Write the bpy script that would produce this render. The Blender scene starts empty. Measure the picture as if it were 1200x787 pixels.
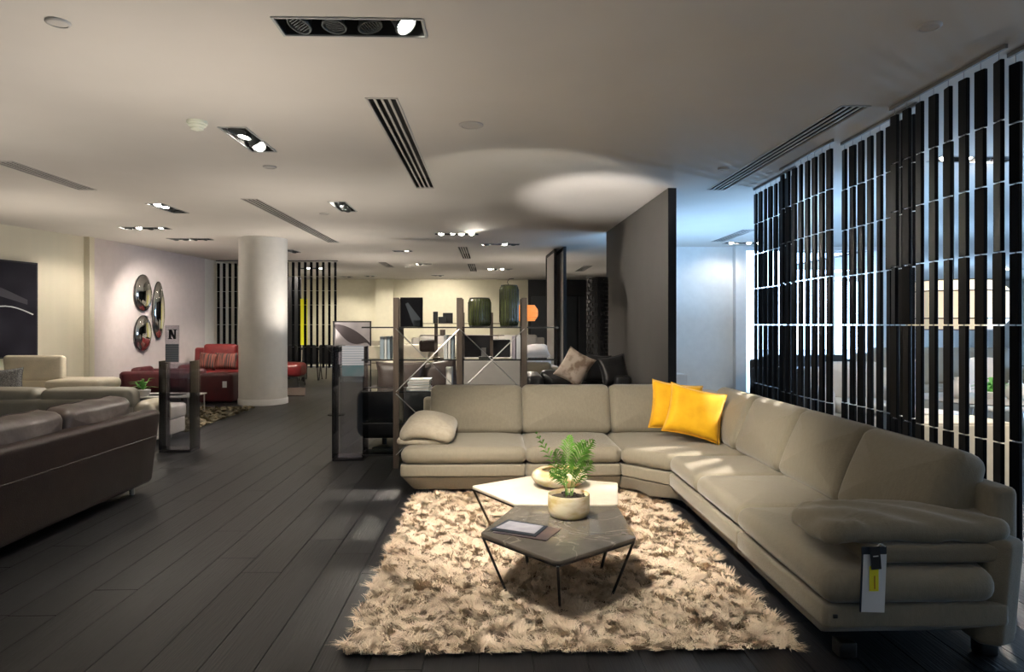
import bpy, bmesh, math, random
import numpy as np
from mathutils import Matrix, Vector, Euler
random.seed(7); rng = np.random.default_rng(7)
C = bpy.context.scene.collection
PI = math.pi
TH = math.radians(1.65)          # the camera is turned this much off the room's long axis
EYE = 1.5; FP = 800.0; HZ = 380.0; CEIL = 3.13

# ---------------------------------------------------------------- camera, world, exposure
scn = bpy.context.scene
cd = bpy.data.cameras.new('camera'); cam = bpy.data.objects.new('camera', cd); C.objects.link(cam)
cam.location = (0, 0, EYE); cam.rotation_euler = (PI/2, 0, -TH)
cd.sensor_width = 36; cd.lens = 24; cd.shift_y = (HZ-393.5)/1200.0; cd.clip_end = 200; cd.clip_start = .05
scn.camera = cam
scn.view_settings.view_transform = 'Standard'; scn.view_settings.look = 'None'
scn.view_settings.gamma = 1; scn.view_settings.exposure = 0.47
w = bpy.data.worlds.new('daylight'); scn.world = w; w.use_nodes = True
w.node_tree.nodes['Background'].inputs[0].default_value = (.44, .69, 1.0, 1)
w.node_tree.nodes['Background'].inputs[1].default_value = 9.0

def portal(loc, rot, sx, sy):    # helps the renderer sample the sky through a window opening
    l = bpy.data.lights.new('window_portal', 'AREA'); l.shape = 'RECTANGLE'; l.size = sx; l.size_y = sy
    l.cycles.is_portal = True
    o = bpy.data.objects.new('window_portal', l); C.objects.link(o); o.location = loc; o.rotation_euler = rot
portal((6.73, 14.15, 1.57), (PI/2, 0, PI), 2.9, 3.0)      # faces -y
portal((19.35, 11, 1.6), (PI/2, 0, PI/2), 20, 2.9)

def ceiling_fill(x, y, z, e, col=(1, .90, .79)):   # added fill with no lamp, standing in for light bounced up to the ceiling
    l = bpy.data.lights.new('added_ceiling_fill', 'SPOT'); l.energy = e; l.spot_size = math.radians(168); l.spot_blend = 1; l.shadow_soft_size = 0; l.color = col
    o = bpy.data.objects.new('added_ceiling_fill', l); C.objects.link(o); o.location = (x, y, z); o.rotation_euler = (PI, 0, 0)
for (x, y, e) in ((-5.5, .5, 60), (0, .3, 60), (5, .8, 50), (-1.9, 4.4, 70), (-4.8, 5.2, 60), (-2.3, 8.7, 60), (-6.3, 9.4, 60), (-3.2, 12.6, 70), (-6.2, 13.1, 50),
                  (0, 12.6, 50), (-3.0, 16.9, 60), (1.0, 17.0, 50), (-5.0, 21, 28), (-1.0, 22.6, 28), (2.6, 20.5, 25)):
    ceiling_fill(x, y, 1.15, e*1.35)
for (x, y, e) in ((3.1, 11.0, 95), (4.6, 9.2, 110), (5.6, 6.6, 70), (8, 11.5, 90), (12, 18, 120), (9, 5, 80), (3.9, 12.4, 80)):   # added blue fills standing in for window daylight on the ceiling
    ceiling_fill(x, y, 1.15, e*1.8, (.36, .63, 1.0))

# ---------------------------------------------------------------- helpers
def G(px, D):
    xc = (px-600)/FP*D
    return (xc*math.cos(TH)+D*math.sin(TH), -xc*math.sin(TH)+D*math.cos(TH))
def P(px, py, z=0.0):
    return G(px, (EYE-z)*FP/(py-HZ))
def ZH(py, D): return EYE-(py-HZ)/FP*D

def mat(name, c, rough=.6, c2=None, sc=8, bump=0, bsc=80, metal=0, spec=.5, sheen=0, stretch=None, emit=None, es=0,
        coat=0, sub=0, detail=3, contrast=None, trans=0, objrand=0):
    m = bpy.data.materials.new(name); m.use_nodes = True; nt = m.node_tree; N = nt.nodes; L = nt.links
    b = N['Principled BSDF']
    b.inputs['Roughness'].default_value = rough; b.inputs['Metallic'].default_value = metal
    b.inputs['Specular IOR Level'].default_value = spec
    b.inputs['Base Color'].default_value = (*c, 1)
    if sheen: b.inputs['Sheen Weight'].default_value = sheen; b.inputs['Sheen Roughness'].default_value = .4
    if coat: b.inputs['Coat Weight'].default_value = coat; b.inputs['Coat Roughness'].default_value = .08
    if sub: b.inputs['Subsurface Weight'].default_value = sub; b.inputs['Subsurface Radius'].default_value = (.05, .03, .01)
    if trans: b.inputs['Transmission Weight'].default_value = trans
    if emit: b.inputs['Emission Color'].default_value = (*emit, 1); b.inputs['Emission Strength'].default_value = es
    tc = N.new('ShaderNodeTexCoord'); mp = N.new('ShaderNodeMapping'); L.new(tc.outputs['Object'], mp.inputs[0])
    if stretch: mp.inputs['Scale'].default_value = stretch
    if objrand:
        oi = N.new('ShaderNodeObjectInfo'); vm = N.new('ShaderNodeVectorMath'); vm.operation = 'SCALE'; vm.inputs[0].default_value = (31, 17, 9)
        L.new(oi.outputs['Random'], vm.inputs['Scale']); L.new(vm.outputs[0], mp.inputs['Location'])
    if c2 is None: c2 = tuple(x*.955 for x in c)
    no = N.new('ShaderNodeTexNoise'); no.inputs['Scale'].default_value = sc; no.inputs['Detail'].default_value = detail
    L.new(mp.outputs[0], no.inputs['Vector'])
    rp = N.new('ShaderNodeValToRGB'); lo, hi = contrast or (.35, .65)
    rp.color_ramp.elements[0].position = lo; rp.color_ramp.elements[1].position = hi
    rp.color_ramp.elements[0].color = (*c, 1); rp.color_ramp.elements[1].color = (*c2, 1)
    L.new(no.outputs[0], rp.inputs[0])
    src = rp.outputs[0]
    if objrand:
        hs = N.new('ShaderNodeHueSaturation'); mr = N.new('ShaderNodeMapRange')
        mr.inputs['To Min'].default_value = 1-objrand; mr.inputs['To Max'].default_value = 1+objrand
        L.new(oi.outputs['Random'], mr.inputs[0]); L.new(mr.outputs[0], hs.inputs['Value']); L.new(src, hs.inputs['Color']); src = hs.outputs[0]
    L.new(src, b.inputs['Base Color'])
    if bump:
        nb = N.new('ShaderNodeTexNoise'); nb.inputs['Scale'].default_value = bsc; nb.inputs['Detail'].default_value = 2
        L.new(mp.outputs[0], nb.inputs['Vector'])
        bp = N.new('ShaderNodeBump'); bp.inputs['Strength'].default_value = bump; bp.inputs['Distance'].default_value = .01
        L.new(nb.outputs[0], bp.inputs['Height']); L.new(bp.outputs[0], b.inputs['Normal'])
    return m
def glass(name, tint, refl=.12, rough=.02):
    m = bpy.data.materials.new(name); m.use_nodes = True; nt = m.node_tree; N = nt.nodes; L = nt.links
    for n in list(N):
        if n.type == 'BSDF_PRINCIPLED': N.remove(n)
    out = [n for n in N if n.type == 'OUTPUT_MATERIAL'][0]
    t = N.new('ShaderNodeBsdfTransparent'); t.inputs[0].default_value = (*tint, 1)
    g = N.new('ShaderNodeBsdfGlossy'); g.inputs['Roughness'].default_value = rough
    f = N.new('ShaderNodeFresnel'); f.inputs[0].default_value = 1.35
    ad = N.new('ShaderNodeMath'); ad.operation = 'ADD'; ad.inputs[1].default_value = refl*.3
    mx = N.new('ShaderNodeMixShader'); L.new(f.outputs[0], ad.inputs[0]); L.new(ad.outputs[0], mx.inputs[0])
    L.new(t.outputs[0], mx.inputs[1]); L.new(g.outputs[0], mx.inputs[2]); L.new(mx.outputs[0], out.inputs[0])
    return m
def emis(name, c, s):
    return mat(name, (.8, .8, .8), emit=c, es=s)

def rpoly(poly, inset, r, m=4, n=5):
    k = len(poly); V = [np.array(p, float) for p in poly]; d = []
    for i in range(k):
        e = V[(i+1) % k]-V[i]; d.append(e/np.linalg.norm(e))
    nr = [np.array((-a[1], a[0])) for a in d]
    off = [V[i]+inset*(nr[i-1]+nr[i])/(1+nr[i-1].dot(nr[i])) for i in range(k)]
    arcs = []
    for i in range(k):
        d0, d1 = d[i-1], d[i]
        ph = math.atan2(d0[0]*d1[1]-d0[1]*d1[0], d0.dot(d1)); rr = max(r-inset, .003)
        t = rr*math.tan(abs(ph)/2)
        L0 = min(np.linalg.norm(off[i]-off[i-1]), np.linalg.norm(off[(i+1) % k]-off[i]))*.48
        if t > L0: rr *= L0/t; t = L0
        s = off[i]-d0*t; c = s+nr[i-1]*rr
        a0 = math.atan2(*(s-c)[::-1])
        arcs.append([c+rr*np.array((math.cos(a0+ph*j/m), math.sin(a0+ph*j/m))) for j in range(m+1)])
    out = []
    for i in range(k):
        out += arcs[i]; a = arcs[i][-1]; b = arcs[(i+1) % k][0]
        for j in range(1, n+1): out.append(a+(b-a)*j/(n+1))
    return np.array(out)

class MB:
    def __init__(s): s.v = []; s.f = []; s.mi = []
    def add(s, vs, fs, M=None, mi=0):
        o = len(s.v)
        if M is not None: vs = [M @ Vector(v) for v in vs]
        s.v += [tuple(v) for v in vs]; s.f += [tuple(i+o for i in f) for f in fs]; s.mi += [mi]*len(fs)
        return s
    def box(s, x0, x1, y0, y1, z0, z1, M=None, mi=0):
        vs = [(x, y, z) for z in (z0, z1) for y in (y0, y1) for x in (x0, x1)]
        return s.add(vs, [(0, 2, 3, 1), (4, 5, 7, 6), (0, 1, 5, 4), (2, 6, 7, 3), (0, 4, 6, 2), (1, 3, 7, 5)], M, mi)
    def slab(s, poly, z0, z1, re=.02, rc=.03, pt=0, pb=0, sb=0, M=None, warp=None, prof=3, rings=3, m=4, n=5, mi=0):
        rows = []; h = z1-z0; re = min(re, h*.49)
        base = rpoly(poly, re, rc, m, n); cen = base.mean(0)
        if pb or rings > 1:
            for j in range(1, rings): t = j/rings; rows.append((cen+(base-cen)*t, z0-pb*(1-t*t)))
        def ins(a, z): return a - sb*math.cos(PI*(z-(z0+z1)/2)/h)
        for j in range(prof+1):
            a = -PI/2+PI/2*j/prof; z = z0+re*(1+math.sin(a)); rows.append((rpoly(poly, ins(re*(1-math.cos(a)), z), rc, m, n), z))
        if sb: 
            for q in (.3, .5, .7): z = z0+re+(h-2*re)*q; rows.append((rpoly(poly, ins(0, z), rc, m, n), z))
        for j in range(prof+1):
            a = PI/2*j/prof; z = z1-re*(1-math.sin(a)); rows.append((rpoly(poly, ins(re*(1-math.cos(a)), z), rc, m, n), z))
        for j in range(rings-1, 0, -1): t = j/rings; rows.append((cen+(base-cen)*t, z1+pt*(1-t*t)))
        K = len(base); vs = [(cen[0], cen[1], z0-pb)]
        for r, z in rows: vs += [(p[0], p[1], z) for p in r]
        vs.append((cen[0], cen[1], z1+pt)); fs = []
        for j in range(K): fs.append((0, 1+(j+1) % K, 1+j))
        for i in range(len(rows)-1):
            for j in range(K):
                a = 1+i*K+j; b = 1+i*K+(j+1) % K; fs.append((a, b, b+K, a+K))
        e = 1+(len(rows)-1)*K
        for j in range(K): fs.append((e+j, e+(j+1) % K, len(vs)-1))
        if warp: vs = [warp(v) for v in vs]
        return s.add(vs, fs, M, mi)
    def rbox(s, x0, x1, y0, y1, z0, z1, r=.01, **k):
        k.setdefault('rc', r); k.setdefault('prof', 2); k.setdefault('rings', 1); k.setdefault('m', 2); k.setdefault('n', 0)
        return s.slab([(x0, y0), (x1, y0), (x1, y1), (x0, y1)], z0, z1, re=r, **k)
    def lathe(s, prof, n=24, M=None, close=False, mi=0):
        vs = []; fs = []
        for r, z in prof:
            for j in range(n): a = 2*PI*j/n; vs.append((r*math.cos(a), r*math.sin(a), z))
        for i in range(len(prof)-1):
            for j in range(n):
                a = i*n+j; b = i*n+(j+1) % n; fs.append((a, b, b+n, a+n))
        if prof[0][0] > 1e-4: fs.append(tuple(range(n))[::-1])
        if prof[-1][0] > 1e-4 and not close: fs.append(tuple((len(prof)-1)*n+j for j in range(n)))
        return s.add(vs, fs, M, mi)
    def tube(s, pts, r, n=6, mi=0, M=None):
        pts = [Vector(p) for p in pts]; vs = []; fs = []
        rr = r if isinstance(r, (list, tuple)) else [r]*len(pts)
        up = None
        for i, p in enumerate(pts):
            d = (pts[min(i+1, len(pts)-1)]-pts[max(i-1, 0)]).normalized()
            if up is None: up = Vector((0, 0, 1)) if abs(d.z) < .9 else Vector((1, 0, 0))
            a = d.cross(up).normalized(); b = a.cross(d).normalized(); up = b
            for j in range(n):
                t = 2*PI*j/n; vs.append(p+(a*math.cos(t)+b*math.sin(t))*rr[i])
        for i in range(len(pts)-1):
            for j in range(n):
                a = i*n+j; b = i*n+(j+1) % n; fs.append((a, a+n, b+n, b))
        fs.append(tuple(range(n))); fs.append(tuple((len(pts)-1)*n+j for j in range(n))[::-1])
        return s.add(vs, fs, M, mi)
    def bar(s, a, b, wd, dp=None, mi=0):            # square bar between two points
        a = Vector(a); b = Vector(b); d = b-a; q = d.to_track_quat('Z', 'Y').to_matrix().to_4x4()
        dp = dp or wd
        return s.box(-wd/2, wd/2, -dp/2, dp/2, 0, d.length, Matrix.Translation(a) @ q, mi)
    def pillow(s, wd, ht, th, M=None, n=14, ear=.06, mi=0):
        vs = []; fs = []
        def pt(i, j, sg):
            u = -1+2*i/n; v = -1+2*j/n
            x = u*wd/2*(1-ear*(1-v*v)*abs(u)); y = v*ht/2*(1-ear*(1-u*u)*abs(v))
            z = sg*th/2*max(0, (1-u**4)*(1-v**4))**.55
            z *= 1+.08*math.sin(5*u+2*v)
            return (x, y, z)
        idx = {}
        for sg in (1, -1):
            for i in range(n+1):
                for j in range(n+1):
                    e = i in (0, n) or j in (0, n)
                    if e and sg == -1: idx[(sg, i, j)] = idx[(1, i, j)]; continue
                    idx[(sg, i, j)] = len(vs); vs.append(pt(i, j, sg))
            for i in range(n):
                for j in range(n):
                    q = (idx[(sg, i, j)], idx[(sg, i+1, j)], idx[(sg, i+1, j+1)], idx[(sg, i, j+1)])
                    fs.append(q if sg == 1 else q[::-1])
        return s.add(vs, fs, M, mi)
    def build(s, name, m, parent=None, smooth=False, org=None):
        me = bpy.data.meshes.new(name)
        v = s.v
        if org is not None: v = [(a-org[0], b-org[1], c-org[2]) for a, b, c in v]
        me.from_pydata(v, [], s.f)
        for mm in (m if isinstance(m, (list, tuple)) else [m]): me.materials.append(mm)
        if any(s.mi): me.polygons.foreach_set('material_index', s.mi)
        if smooth:
            me.polygons.foreach_set('use_smooth', [True]*len(me.polygons))
            if smooth != 'all':
                try: me.set_sharp_from_angle(angle=math.radians(48))
                except Exception: pass
        me.update()
        o = bpy.data.objects.new(name, me); C.objects.link(o)
        if parent is not None: o.parent = parent
        return o

def tag(o, label, cat, group=None, kind=None):
    o['label'] = label; o['category'] = cat
    if group: o['group'] = group
    if kind: o['kind'] = kind
    return o
def thing(name, label, cat, loc=(0, 0, 0), rz=0, group=None):
    o = bpy.data.objects.new(name, None); C.objects.link(o); o.empty_display_size = .1
    o.location = loc if len(loc) == 3 else (*loc, 0); o.rotation_euler = (0, 0, rz)
    return tag(o, label, cat, group)
def struct(o): o['kind'] = 'structure'; return o
def dup(root, loc, rz, label):
    r = root.copy(); C.objects.link(r); r.location = loc; r.rotation_euler = (0, 0, rz); r['label'] = label
    for ch in list(root.children):
        c = ch.copy(); C.objects.link(c); c.parent = r
        for g in ch.children:
            d = g.copy(); C.objects.link(d); d.parent = c
    return r
def T(x, y, z): return Matrix.Translation((x, y, z))
def R(a, ax): return Matrix.Rotation(a, 4, ax)

# ---------------------------------------------------------------- materials
M_ = {}
M_['ceil'] = mat('ceiling_plaster', (.56, .53, .485), .9, (.54, .51, .465), sc=1.5)
M_['cream'] = mat('cream_wall', (.66, .61, .48), .85, (.62, .58, .46), sc=3, stretch=(1, 1, .05))
M_['mauve'] = mat('pale_mauve_wall', (.62, .56, .56), .85)
M_['white_wall'] = mat('white_wall', (.74, .72, .68), .85)
M_['far_wall'] = mat('pale_yellow_wall', (.66, .62, .47), .85)
M_['blue_wall'] = mat('white_painted_wall', (.78, .79, .78), .8)
M_['charcoal'] = mat('charcoal_wall', (.050, .045, .042), .7, (.045, .041, .038), sc=2)
M_['charcoal_edge'] = mat('near_black_edge', (.015, .015, .016), .6)
M_['black_wall'] = mat('black_wall', (.018, .02, .023), .6)
M_['black_panel'] = mat('graphite_panel', (.035, .04, .046), .4)
M_['trim'] = mat('white_trim', (.75, .74, .72), .5)
M_['plank'] = mat('black_stained_oak', (.0095, .010, .0122), .40, (.015, .0155, .0178), sc=4, stretch=(14, .6, 1), bump=.3, bsc=7, objrand=.15, spec=.55, detail=6, contrast=(.4, .75))
M_['subfloor'] = mat('subfloor', (.004, .004, .004), .9)
M_['velour'] = mat('taupe_velour', (.245, .218, .165), .85, (.226, .200, .150), sc=60, stretch=(1, 1, .35), bump=.25, bsc=260, sheen=.35, spec=.2)
M_['velour_dk'] = mat('taupe_velour_base', (.215, .19, .144), .85, (.20, .176, .132), sc=60, bump=.25, bsc=260, sheen=.3, spec=.2)
M_['velour_lt'] = mat('pale_taupe_velour', (.46, .41, .32), .85, (.40, .35, .27), sc=26, bump=.25, bsc=200, sheen=.3, spec=.2)
M_['seam'] = mat('seam_thread', (.13, .11, .08), .8)
M_['yellow'] = mat('yellow_velvet', (.80, .44, .012), .7, (.70, .36, .008), sc=9, bump=.2, bsc=120, sheen=.3, spec=.2)
M_['brown'] = mat('dark_brown_leather', (.030, .019, .016), .42, (.024, .015, .013), sc=12, bump=.2, bsc=140, spec=.18)
M_['brown_c'] = mat('brown_leather_cushion', (.068, .050, .043), .45, (.054, .04, .035), sc=8, bump=.3, bsc=14, spec=.5)
M_['black_l'] = mat('black_leather', (.012, .012, .013), .33, (.02, .02, .021), sc=8, bump=.2, bsc=60)
M_['cream_l'] = mat('cream_leather', (.62, .56, .44), .42, (.55, .50, .40), sc=6, bump=.15, bsc=40)
M_['white_l'] = mat('white_leather', (.70, .66, .62), .42, (.66, .62, .57), sc=6, bump=.15, bsc=40)
M_['greige'] = mat('greige_leather', (.27, .25, .205), .5, (.235, .22, .18), sc=6, bump=.15, bsc=40)
M_['red_l'] = mat('oxblood_leather', (.17, .018, .018), .33, (.12, .011, .013), sc=6, bump=.15, bsc=40)
M_['red_dk'] = mat('burgundy_leather', (.075, .009, .014), .42, (.055, .007, .011), sc=6)
M_['red_p'] = mat('rust_striped_velvet', (.20, .05, .035), .7, (.03, .018, .016), sc=5, stretch=(8, .3, .3), contrast=(.45, .55))
M_['steel'] = mat('brushed_steel', (.55, .55, .54), .28, metal=1)
M_['chrome'] = mat('mirror_chrome', (.75, .76, .74), .03, (.75, .76, .74), metal=1)
M_['dark_m'] = mat('black_metal', (.012, .012, .012), .4)
M_['bronze'] = mat('bronze_metal', (.10, .075, .05), .35, metal=.8)
M_['wood'] = mat('dark_walnut_post', (.12, .09, .068), .5, (.08, .06, .045), sc=8, stretch=(6, 6, .4))
M_['slat'] = mat('black_slat', (.002, .0023, .0032), .4, (.003, .0032, .0042), objrand=.5, spec=.12)
M_['track'] = mat('grey_ceiling_track', (.16, .16, .16), .5)
M_['cord'] = mat('steel_cord', (.3, .3, .3), .5)
M_['marble'] = None
M_['white_top'] = mat('cream_stone_top', (.60, .55, .46), .4, (.52, .46, .37), sc=3, detail=6)
M_['onyx'] = mat('honey_onyx', (.72, .65, .48), .16, (.50, .38, .18), sc=7, stretch=(1, 1, 2.6), sub=.3, coat=.3, detail=6, contrast=(.40, .62))
M_['soil'] = mat('potting_soil', (.02, .014, .01), .95, (.05, .035, .02), sc=60)
M_['leaf'] = mat('palm_green', (.07, .21, .025), .5, (.14, .33, .04), sc=20)
M_['leaf2'] = mat('bright_plant_green', (.10, .34, .07), .5, (.18, .48, .1), sc=20)
M_['glass_top'] = glass('clear_shelf_glass', (.80, .86, .84))
M_['smoke'] = glass('smoked_acrylic', (.88, .88, .90), .2)
M_['smoke_dk'] = glass('dark_smoked_acrylic', (.62, .60, .64), .22)
M_['frost'] = glass('pale_acrylic', (.80, .80, .82), .2)
M_['window_glass'] = glass('window_glass', (.97, .98, 1), .05)
M_['green_glass'] = mat('olive_ribbed_glass', (.10, .115, .045), .12, (.05, .06, .03), sc=6, coat=.5, trans=.25)
M_['book_w'] = mat('white_book_cover', (.62, .64, .64), .5)
M_['book_b'] = mat('blue_grey_book_cover', (.26, .32, .36), .5)
M_['book_t'] = mat('teal_book_cover', (.12, .2, .22), .5)
M_['page'] = mat('book_pages', (.75, .72, .66), .8)
M_['lavender'] = mat('lavender_cover', (.42, .38, .44), .5)
M_['paper'] = mat('white_paper', (.72, .74, .76), .6)
M_['ink'] = mat('black_ink', (.01, .01, .012), .6)
M_['tag_y'] = mat('yellow_sticker', (.85, .80, .03), .5)
M_['navy'] = mat('navy_card', (.012, .02, .035), .5)
M_['amber'] = mat('amber_paper_lantern', (.85, .33, .08), .7, emit=(1, .36, .09), es=.55)
M_['rug2'] = mat('olive_shag', (.17, .145, .09), .95, (.07, .06, .035), sc=40, bump=1, bsc=90)
M_['rug3'] = mat('rust_shag', (.06, .035, .022), .95, (.018, .013, .009), sc=30, bump=1, bsc=90)
M_['lamp_on'] = emis('lit_lamp_lens', (1, .93, .82), 60)
M_['lamp_off'] = mat('unlit_lamp_lens', (.03, .03, .03), .2)
M_['head'] = mat('spotlight_head', (.10, .11, .11), .4, metal=.6)
M_['house'] = mat('recess_black', (.012, .012, .012), .6)
M_['frame_g'] = mat('grey_fixture_frame', (.33, .34, .33), .5)
M_['vent_b'] = mat('vent_blade', (.45, .43, .40), .6)
M_['plastic'] = mat('ivory_plastic', (.74, .76, .62), .5)
M_['shade'] = mat('cream_lampshade', (.80, .72, .56), .7, emit=(1, .85, .6), es=.40)
M_['putty'] = mat('putty_lacquer', (.43, .41, .38), .5)
M_['grey_p'] = mat('grey_panel', (.30, .33, .36), .5)
M_['greyfab'] = mat('grey_speckled_fabric', (.10, .10, .105), .9, (.34, .34, .34), sc=120, contrast=(.45, .55))
M_['mottle'] = mat('beige_brown_hide', (.46, .38, .31), .8, (.20, .14, .10), sc=7, contrast=(.45, .6))
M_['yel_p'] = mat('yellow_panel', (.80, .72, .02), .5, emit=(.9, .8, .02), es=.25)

def marble(name, c0, c1, vein):
    m = mat(name, c0, .26, c1, sc=5, coat=.35, detail=8); nt = m.node_tree; N = nt.nodes; L = nt.links
    b = N['Principled BSDF']; old = b.inputs['Base Color'].links[0].from_socket
    tc = [n for n in N if n.type == 'TEX_COORD'][0]
    ns = N.new('ShaderNodeTexNoise'); ns.inputs['Scale'].default_value = 3; ns.inputs['Detail'].default_value = 5; ns.inputs['Distortion'].default_value = 1.2
    L.new(tc.outputs['Object'], ns.inputs['Vector'])
    ab = N.new('ShaderNodeMath'); ab.operation = 'SUBTRACT'; ab.inputs[1].default_value = .5; L.new(ns.outputs[0], ab.inputs[0])
    a2 = N.new('ShaderNodeMath'); a2.operation = 'ABSOLUTE'; L.new(ab.outputs[0], a2.inputs[0])
    mr = N.new('ShaderNodeMapRange'); mr.inputs['From Min'].default_value = 0; mr.inputs['From Max'].default_value = .012
    mr.inputs['To Min'].default_value = .55; mr.inputs['To Max'].default_value = 0; L.new(a2.outputs[0], mr.inputs[0])
    mx = N.new('ShaderNodeMix'); mx.data_type = 'RGBA'; L.new(mr.outputs[0], mx.inputs['Factor']); L.new(old, mx.inputs[6]); mx.inputs[7].default_value = (*vein, 1)
    L.new(mx.outputs[2], b.inputs['Base Color']); return m
M_['marble'] = marble('dark_grey_marble', (.10, .09, .077), (.15, .135, .115), (.36, .32, .26))

# stripes printed on the info sheets
def striped(name, base, line, sc):
    m = mat(name, base, .6); nt = m.node_tree; N = nt.nodes; L = nt.links; b = N['Principled BSDF']
    tc = [n for n in N if n.type == 'TEX_COORD'][0]
    wv = N.new('ShaderNodeTexWave'); wv.bands_direction = 'Z'; wv.inputs['Scale'].default_value = sc; wv.inputs['Distortion'].default_value = .4
    L.new(tc.outputs['Object'], wv.inputs['Vector']); rp = N.new('ShaderNodeValToRGB')
    rp.color_ramp.elements[0].position = .7; rp.color_ramp.elements[1].position = .8
    rp.color_ramp.elements[0].color = (*base, 1); rp.color_ramp.elements[1].color = (*line, 1)
    L.new(wv.outputs[0], rp.inputs[0]); L.new(rp.outputs[0], b.inputs['Base Color']); return m
M_['sheet'] = striped('info_sheet_print', (.22, .24, .28), (.36, .38, .42), 12)
# ================================================================ the setting
FIX = []   # ceiling fixtures: cx, cy, half size along x, half size along y, ...
def fx(cx, cy, hx, hy, lab, lit, aims, power=0, spot=70, along='x'):
    FIX.append(dict(cx=cx, cy=cy, hx=hx, hy=hy, lab=lab, lit=lit, aims=aims, power=power, spot=spot))
def fxp(px, py, ori, n, lab, lit, aims=None, power=0, spot=80):
    x, y = G(px, 1304/(HZ-py)); L = n*.185/2+.02; S = .105
    fx(x, y, L if ori == 'x' else S, S if ori == 'x' else L, lab, lit, aims, power, spot)
# aim points (world) for lit heads; power in watts for the real spot inside that head
fxp(412, 31.5, 'x', 4, 'large recessed four-head spotlight box at top of photo, nearest the camera', [0, 0, 0, 1], {3: ((.7, 5.3, .3), 500, 66)})
fxp(292, 164, 'y', 4, 'recessed spotlight box with glaring heads beside the ceiling smoke detector', [0, 1, 1, 1], {1: ((-2.9, 5.6, .5), 140, 80), 2: ((-.5, 8.6, .9), 330, 62)})
fxp(197, 244, 'y', 4, 'recessed spotlight box set lengthwise, above the cream leather sofa', [1, 1, 0, 0], {1: ((-4.6, 9.0, .4), 170, 80)})
fxp(170, 267, 'x', 4, 'crosswise recessed spotlight box nearest the pale left wall, over mirrors', [1, 1, 0, 1], {0: ((-7.3, 12.2, 1.0), 110, 100), 3: ((-6.5, 11.0, 0.4), 140, 90)})
fxp(223, 280, 'x', 4, 'crosswise recessed spotlight box above the red sofa left of column', [0, 1, 0, 0], {1: ((-6.9, 15.2, .8), 240, 95)})
fxp(402, 242, 'y', 4, 'recessed spotlight box set lengthwise right of the white column', [1, 1, 0, 0], {0: ((-1.7, 13.6, .7), 260, 70), 1: ((-4.3, 9.0, .3), 190, 60)})
fxp(535, 274, 'x', 4, 'crosswise recessed box with four lit heads, left of two above the shelving', [1, 1, 1, 1], {0: ((-1.6, 10, .5), 190, 90), 1: ((1.95, 9.2, 1.9), 170, 50), 3: ((0, 8.0, 1), 190, 90)})
fxp(586, 286, 'x', 4, 'crosswise recessed box above the shelving with two of four heads lit', [1, 0, 1, 0], {0: ((-1.2, 17.0, .7), 240, 80), 2: ((.9, 11.5, .5), 200, 62)})
fxp(585, 315, 'x', 4, 'distant recessed spotlight box just above the tall ribbed glass shade', [1, 1, 1, 0], {1: ((-.8, 22.5, 1.8), 130, 110)})
fxp(497, 309, 'x', 2, 'small distant recessed spotlight left of the two far vents', [1, 0], {0: ((-3, 21.5, 1.4), 130, 110)})
fxp(513, 322.5, 'x', 2, 'tiny far spotlight above the shelf objects near the yellow wall', [0, 1], {1: ((-1.8, 24.4, 1.6), 220, 110)})
fxp(342, 294, 'y', 3, 'recessed spotlight box peeking out right behind top of column', [1, 0, 0], {0: ((-5.0, 16.0, .5), 240, 100)})
fxp(365, 314, 'x', 4, 'far spotlight box glaring through the distant black slat screen', [1, 1, 0, 1], {0: ((-5.9, 21.5, 1.4), 130, 110)})
fxp(406, 324, 'x', 2, 'far recessed spotlight right of the distant slat screen', [1, 0], {0: ((-5.2, 24.0, 1.2), 90, 110)})
fxp(434, 323, 'x', 2, 'far recessed spotlight above the pale yellow wall, right of screen', [0, 1], {1: ((-3.6, 24.2, 1.2), 80, 100)})
fxp(472, 294, 'x', 2, 'small recessed spotlight with dim heads left of the shelving lights', [0, 1], {1: ((-2.0, 15.2, .6), 300, 95)})
fxp(872, 284.5, 'x', 4, 'recessed spotlight box beside the bright window, left of slat curtain', [1, 1, 1, 1], {1: ((4.4, 14.1, 1.0), 25, 120)})
fxp(1188, 315, 'x', 3, 'far spotlight glinting through the nearest slats at right edge', [1, 1, 0], {0: ((12, 18, .5), 300, 110)})
fx(4.75, 6.6, .39, .105, 'recessed spotlight box hidden behind the slat curtain', [1, 1, 1, 0], {0: ((1.75, 5.35, .42), 1800, 22), 1: ((5.2, 5.0, .7), 230, 110), 2: ((6.5, 9, .6), 230, 110)})
fx(4.5, 3.1, .39, .105, 'added unseen spotlight box lighting the sideboard, beyond the nearest slats at right', [0, 1, 1, 0], {1: ((4.2, 5.0, .5), 260, 70), 2: ((4.9, 6.6, .8), 240, 60)})  # added out of view to brighten the sideboard and table behind the slats
fx(-.2, 2.35, .39, .105, 'added unseen spotlight box brightening the rug, just overhead of the camera', [0, 1, 1, 0], {1: ((.3, 4.2, .0), 225, 62), 2: ((.4, 6.6, .5), 150, 50)})  # extra fixture, out of view, put in to brighten the rug area
DOWN = {'ceil': 1}
VENT = []
def vent(p0, p1, wd, lab):      # two ceiling pixels, near end and far end
    a = G(p0[0], 1304/(HZ-p0[1])); b = G(p1[0], 1304/(HZ-p1[1])); x = (a[0]+b[0])/2
    VENT.append((x-wd/2, x+wd/2, min(a[1], b[1]), max(a[1], b[1]), lab))
vent((446, 115), (499, 220), .21, 'linear slot ceiling vent nearest the camera, left of centre')
vent((291, 233), (392, 284), .20, 'long linear ceiling vent running toward the white column')
vent((1004, 124), (839, 222), .20, 'long linear ceiling vent beside the black slat curtain')
vent((0, 189), (104, 222), .20, 'linear ceiling vent at the left edge of photo')
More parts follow.
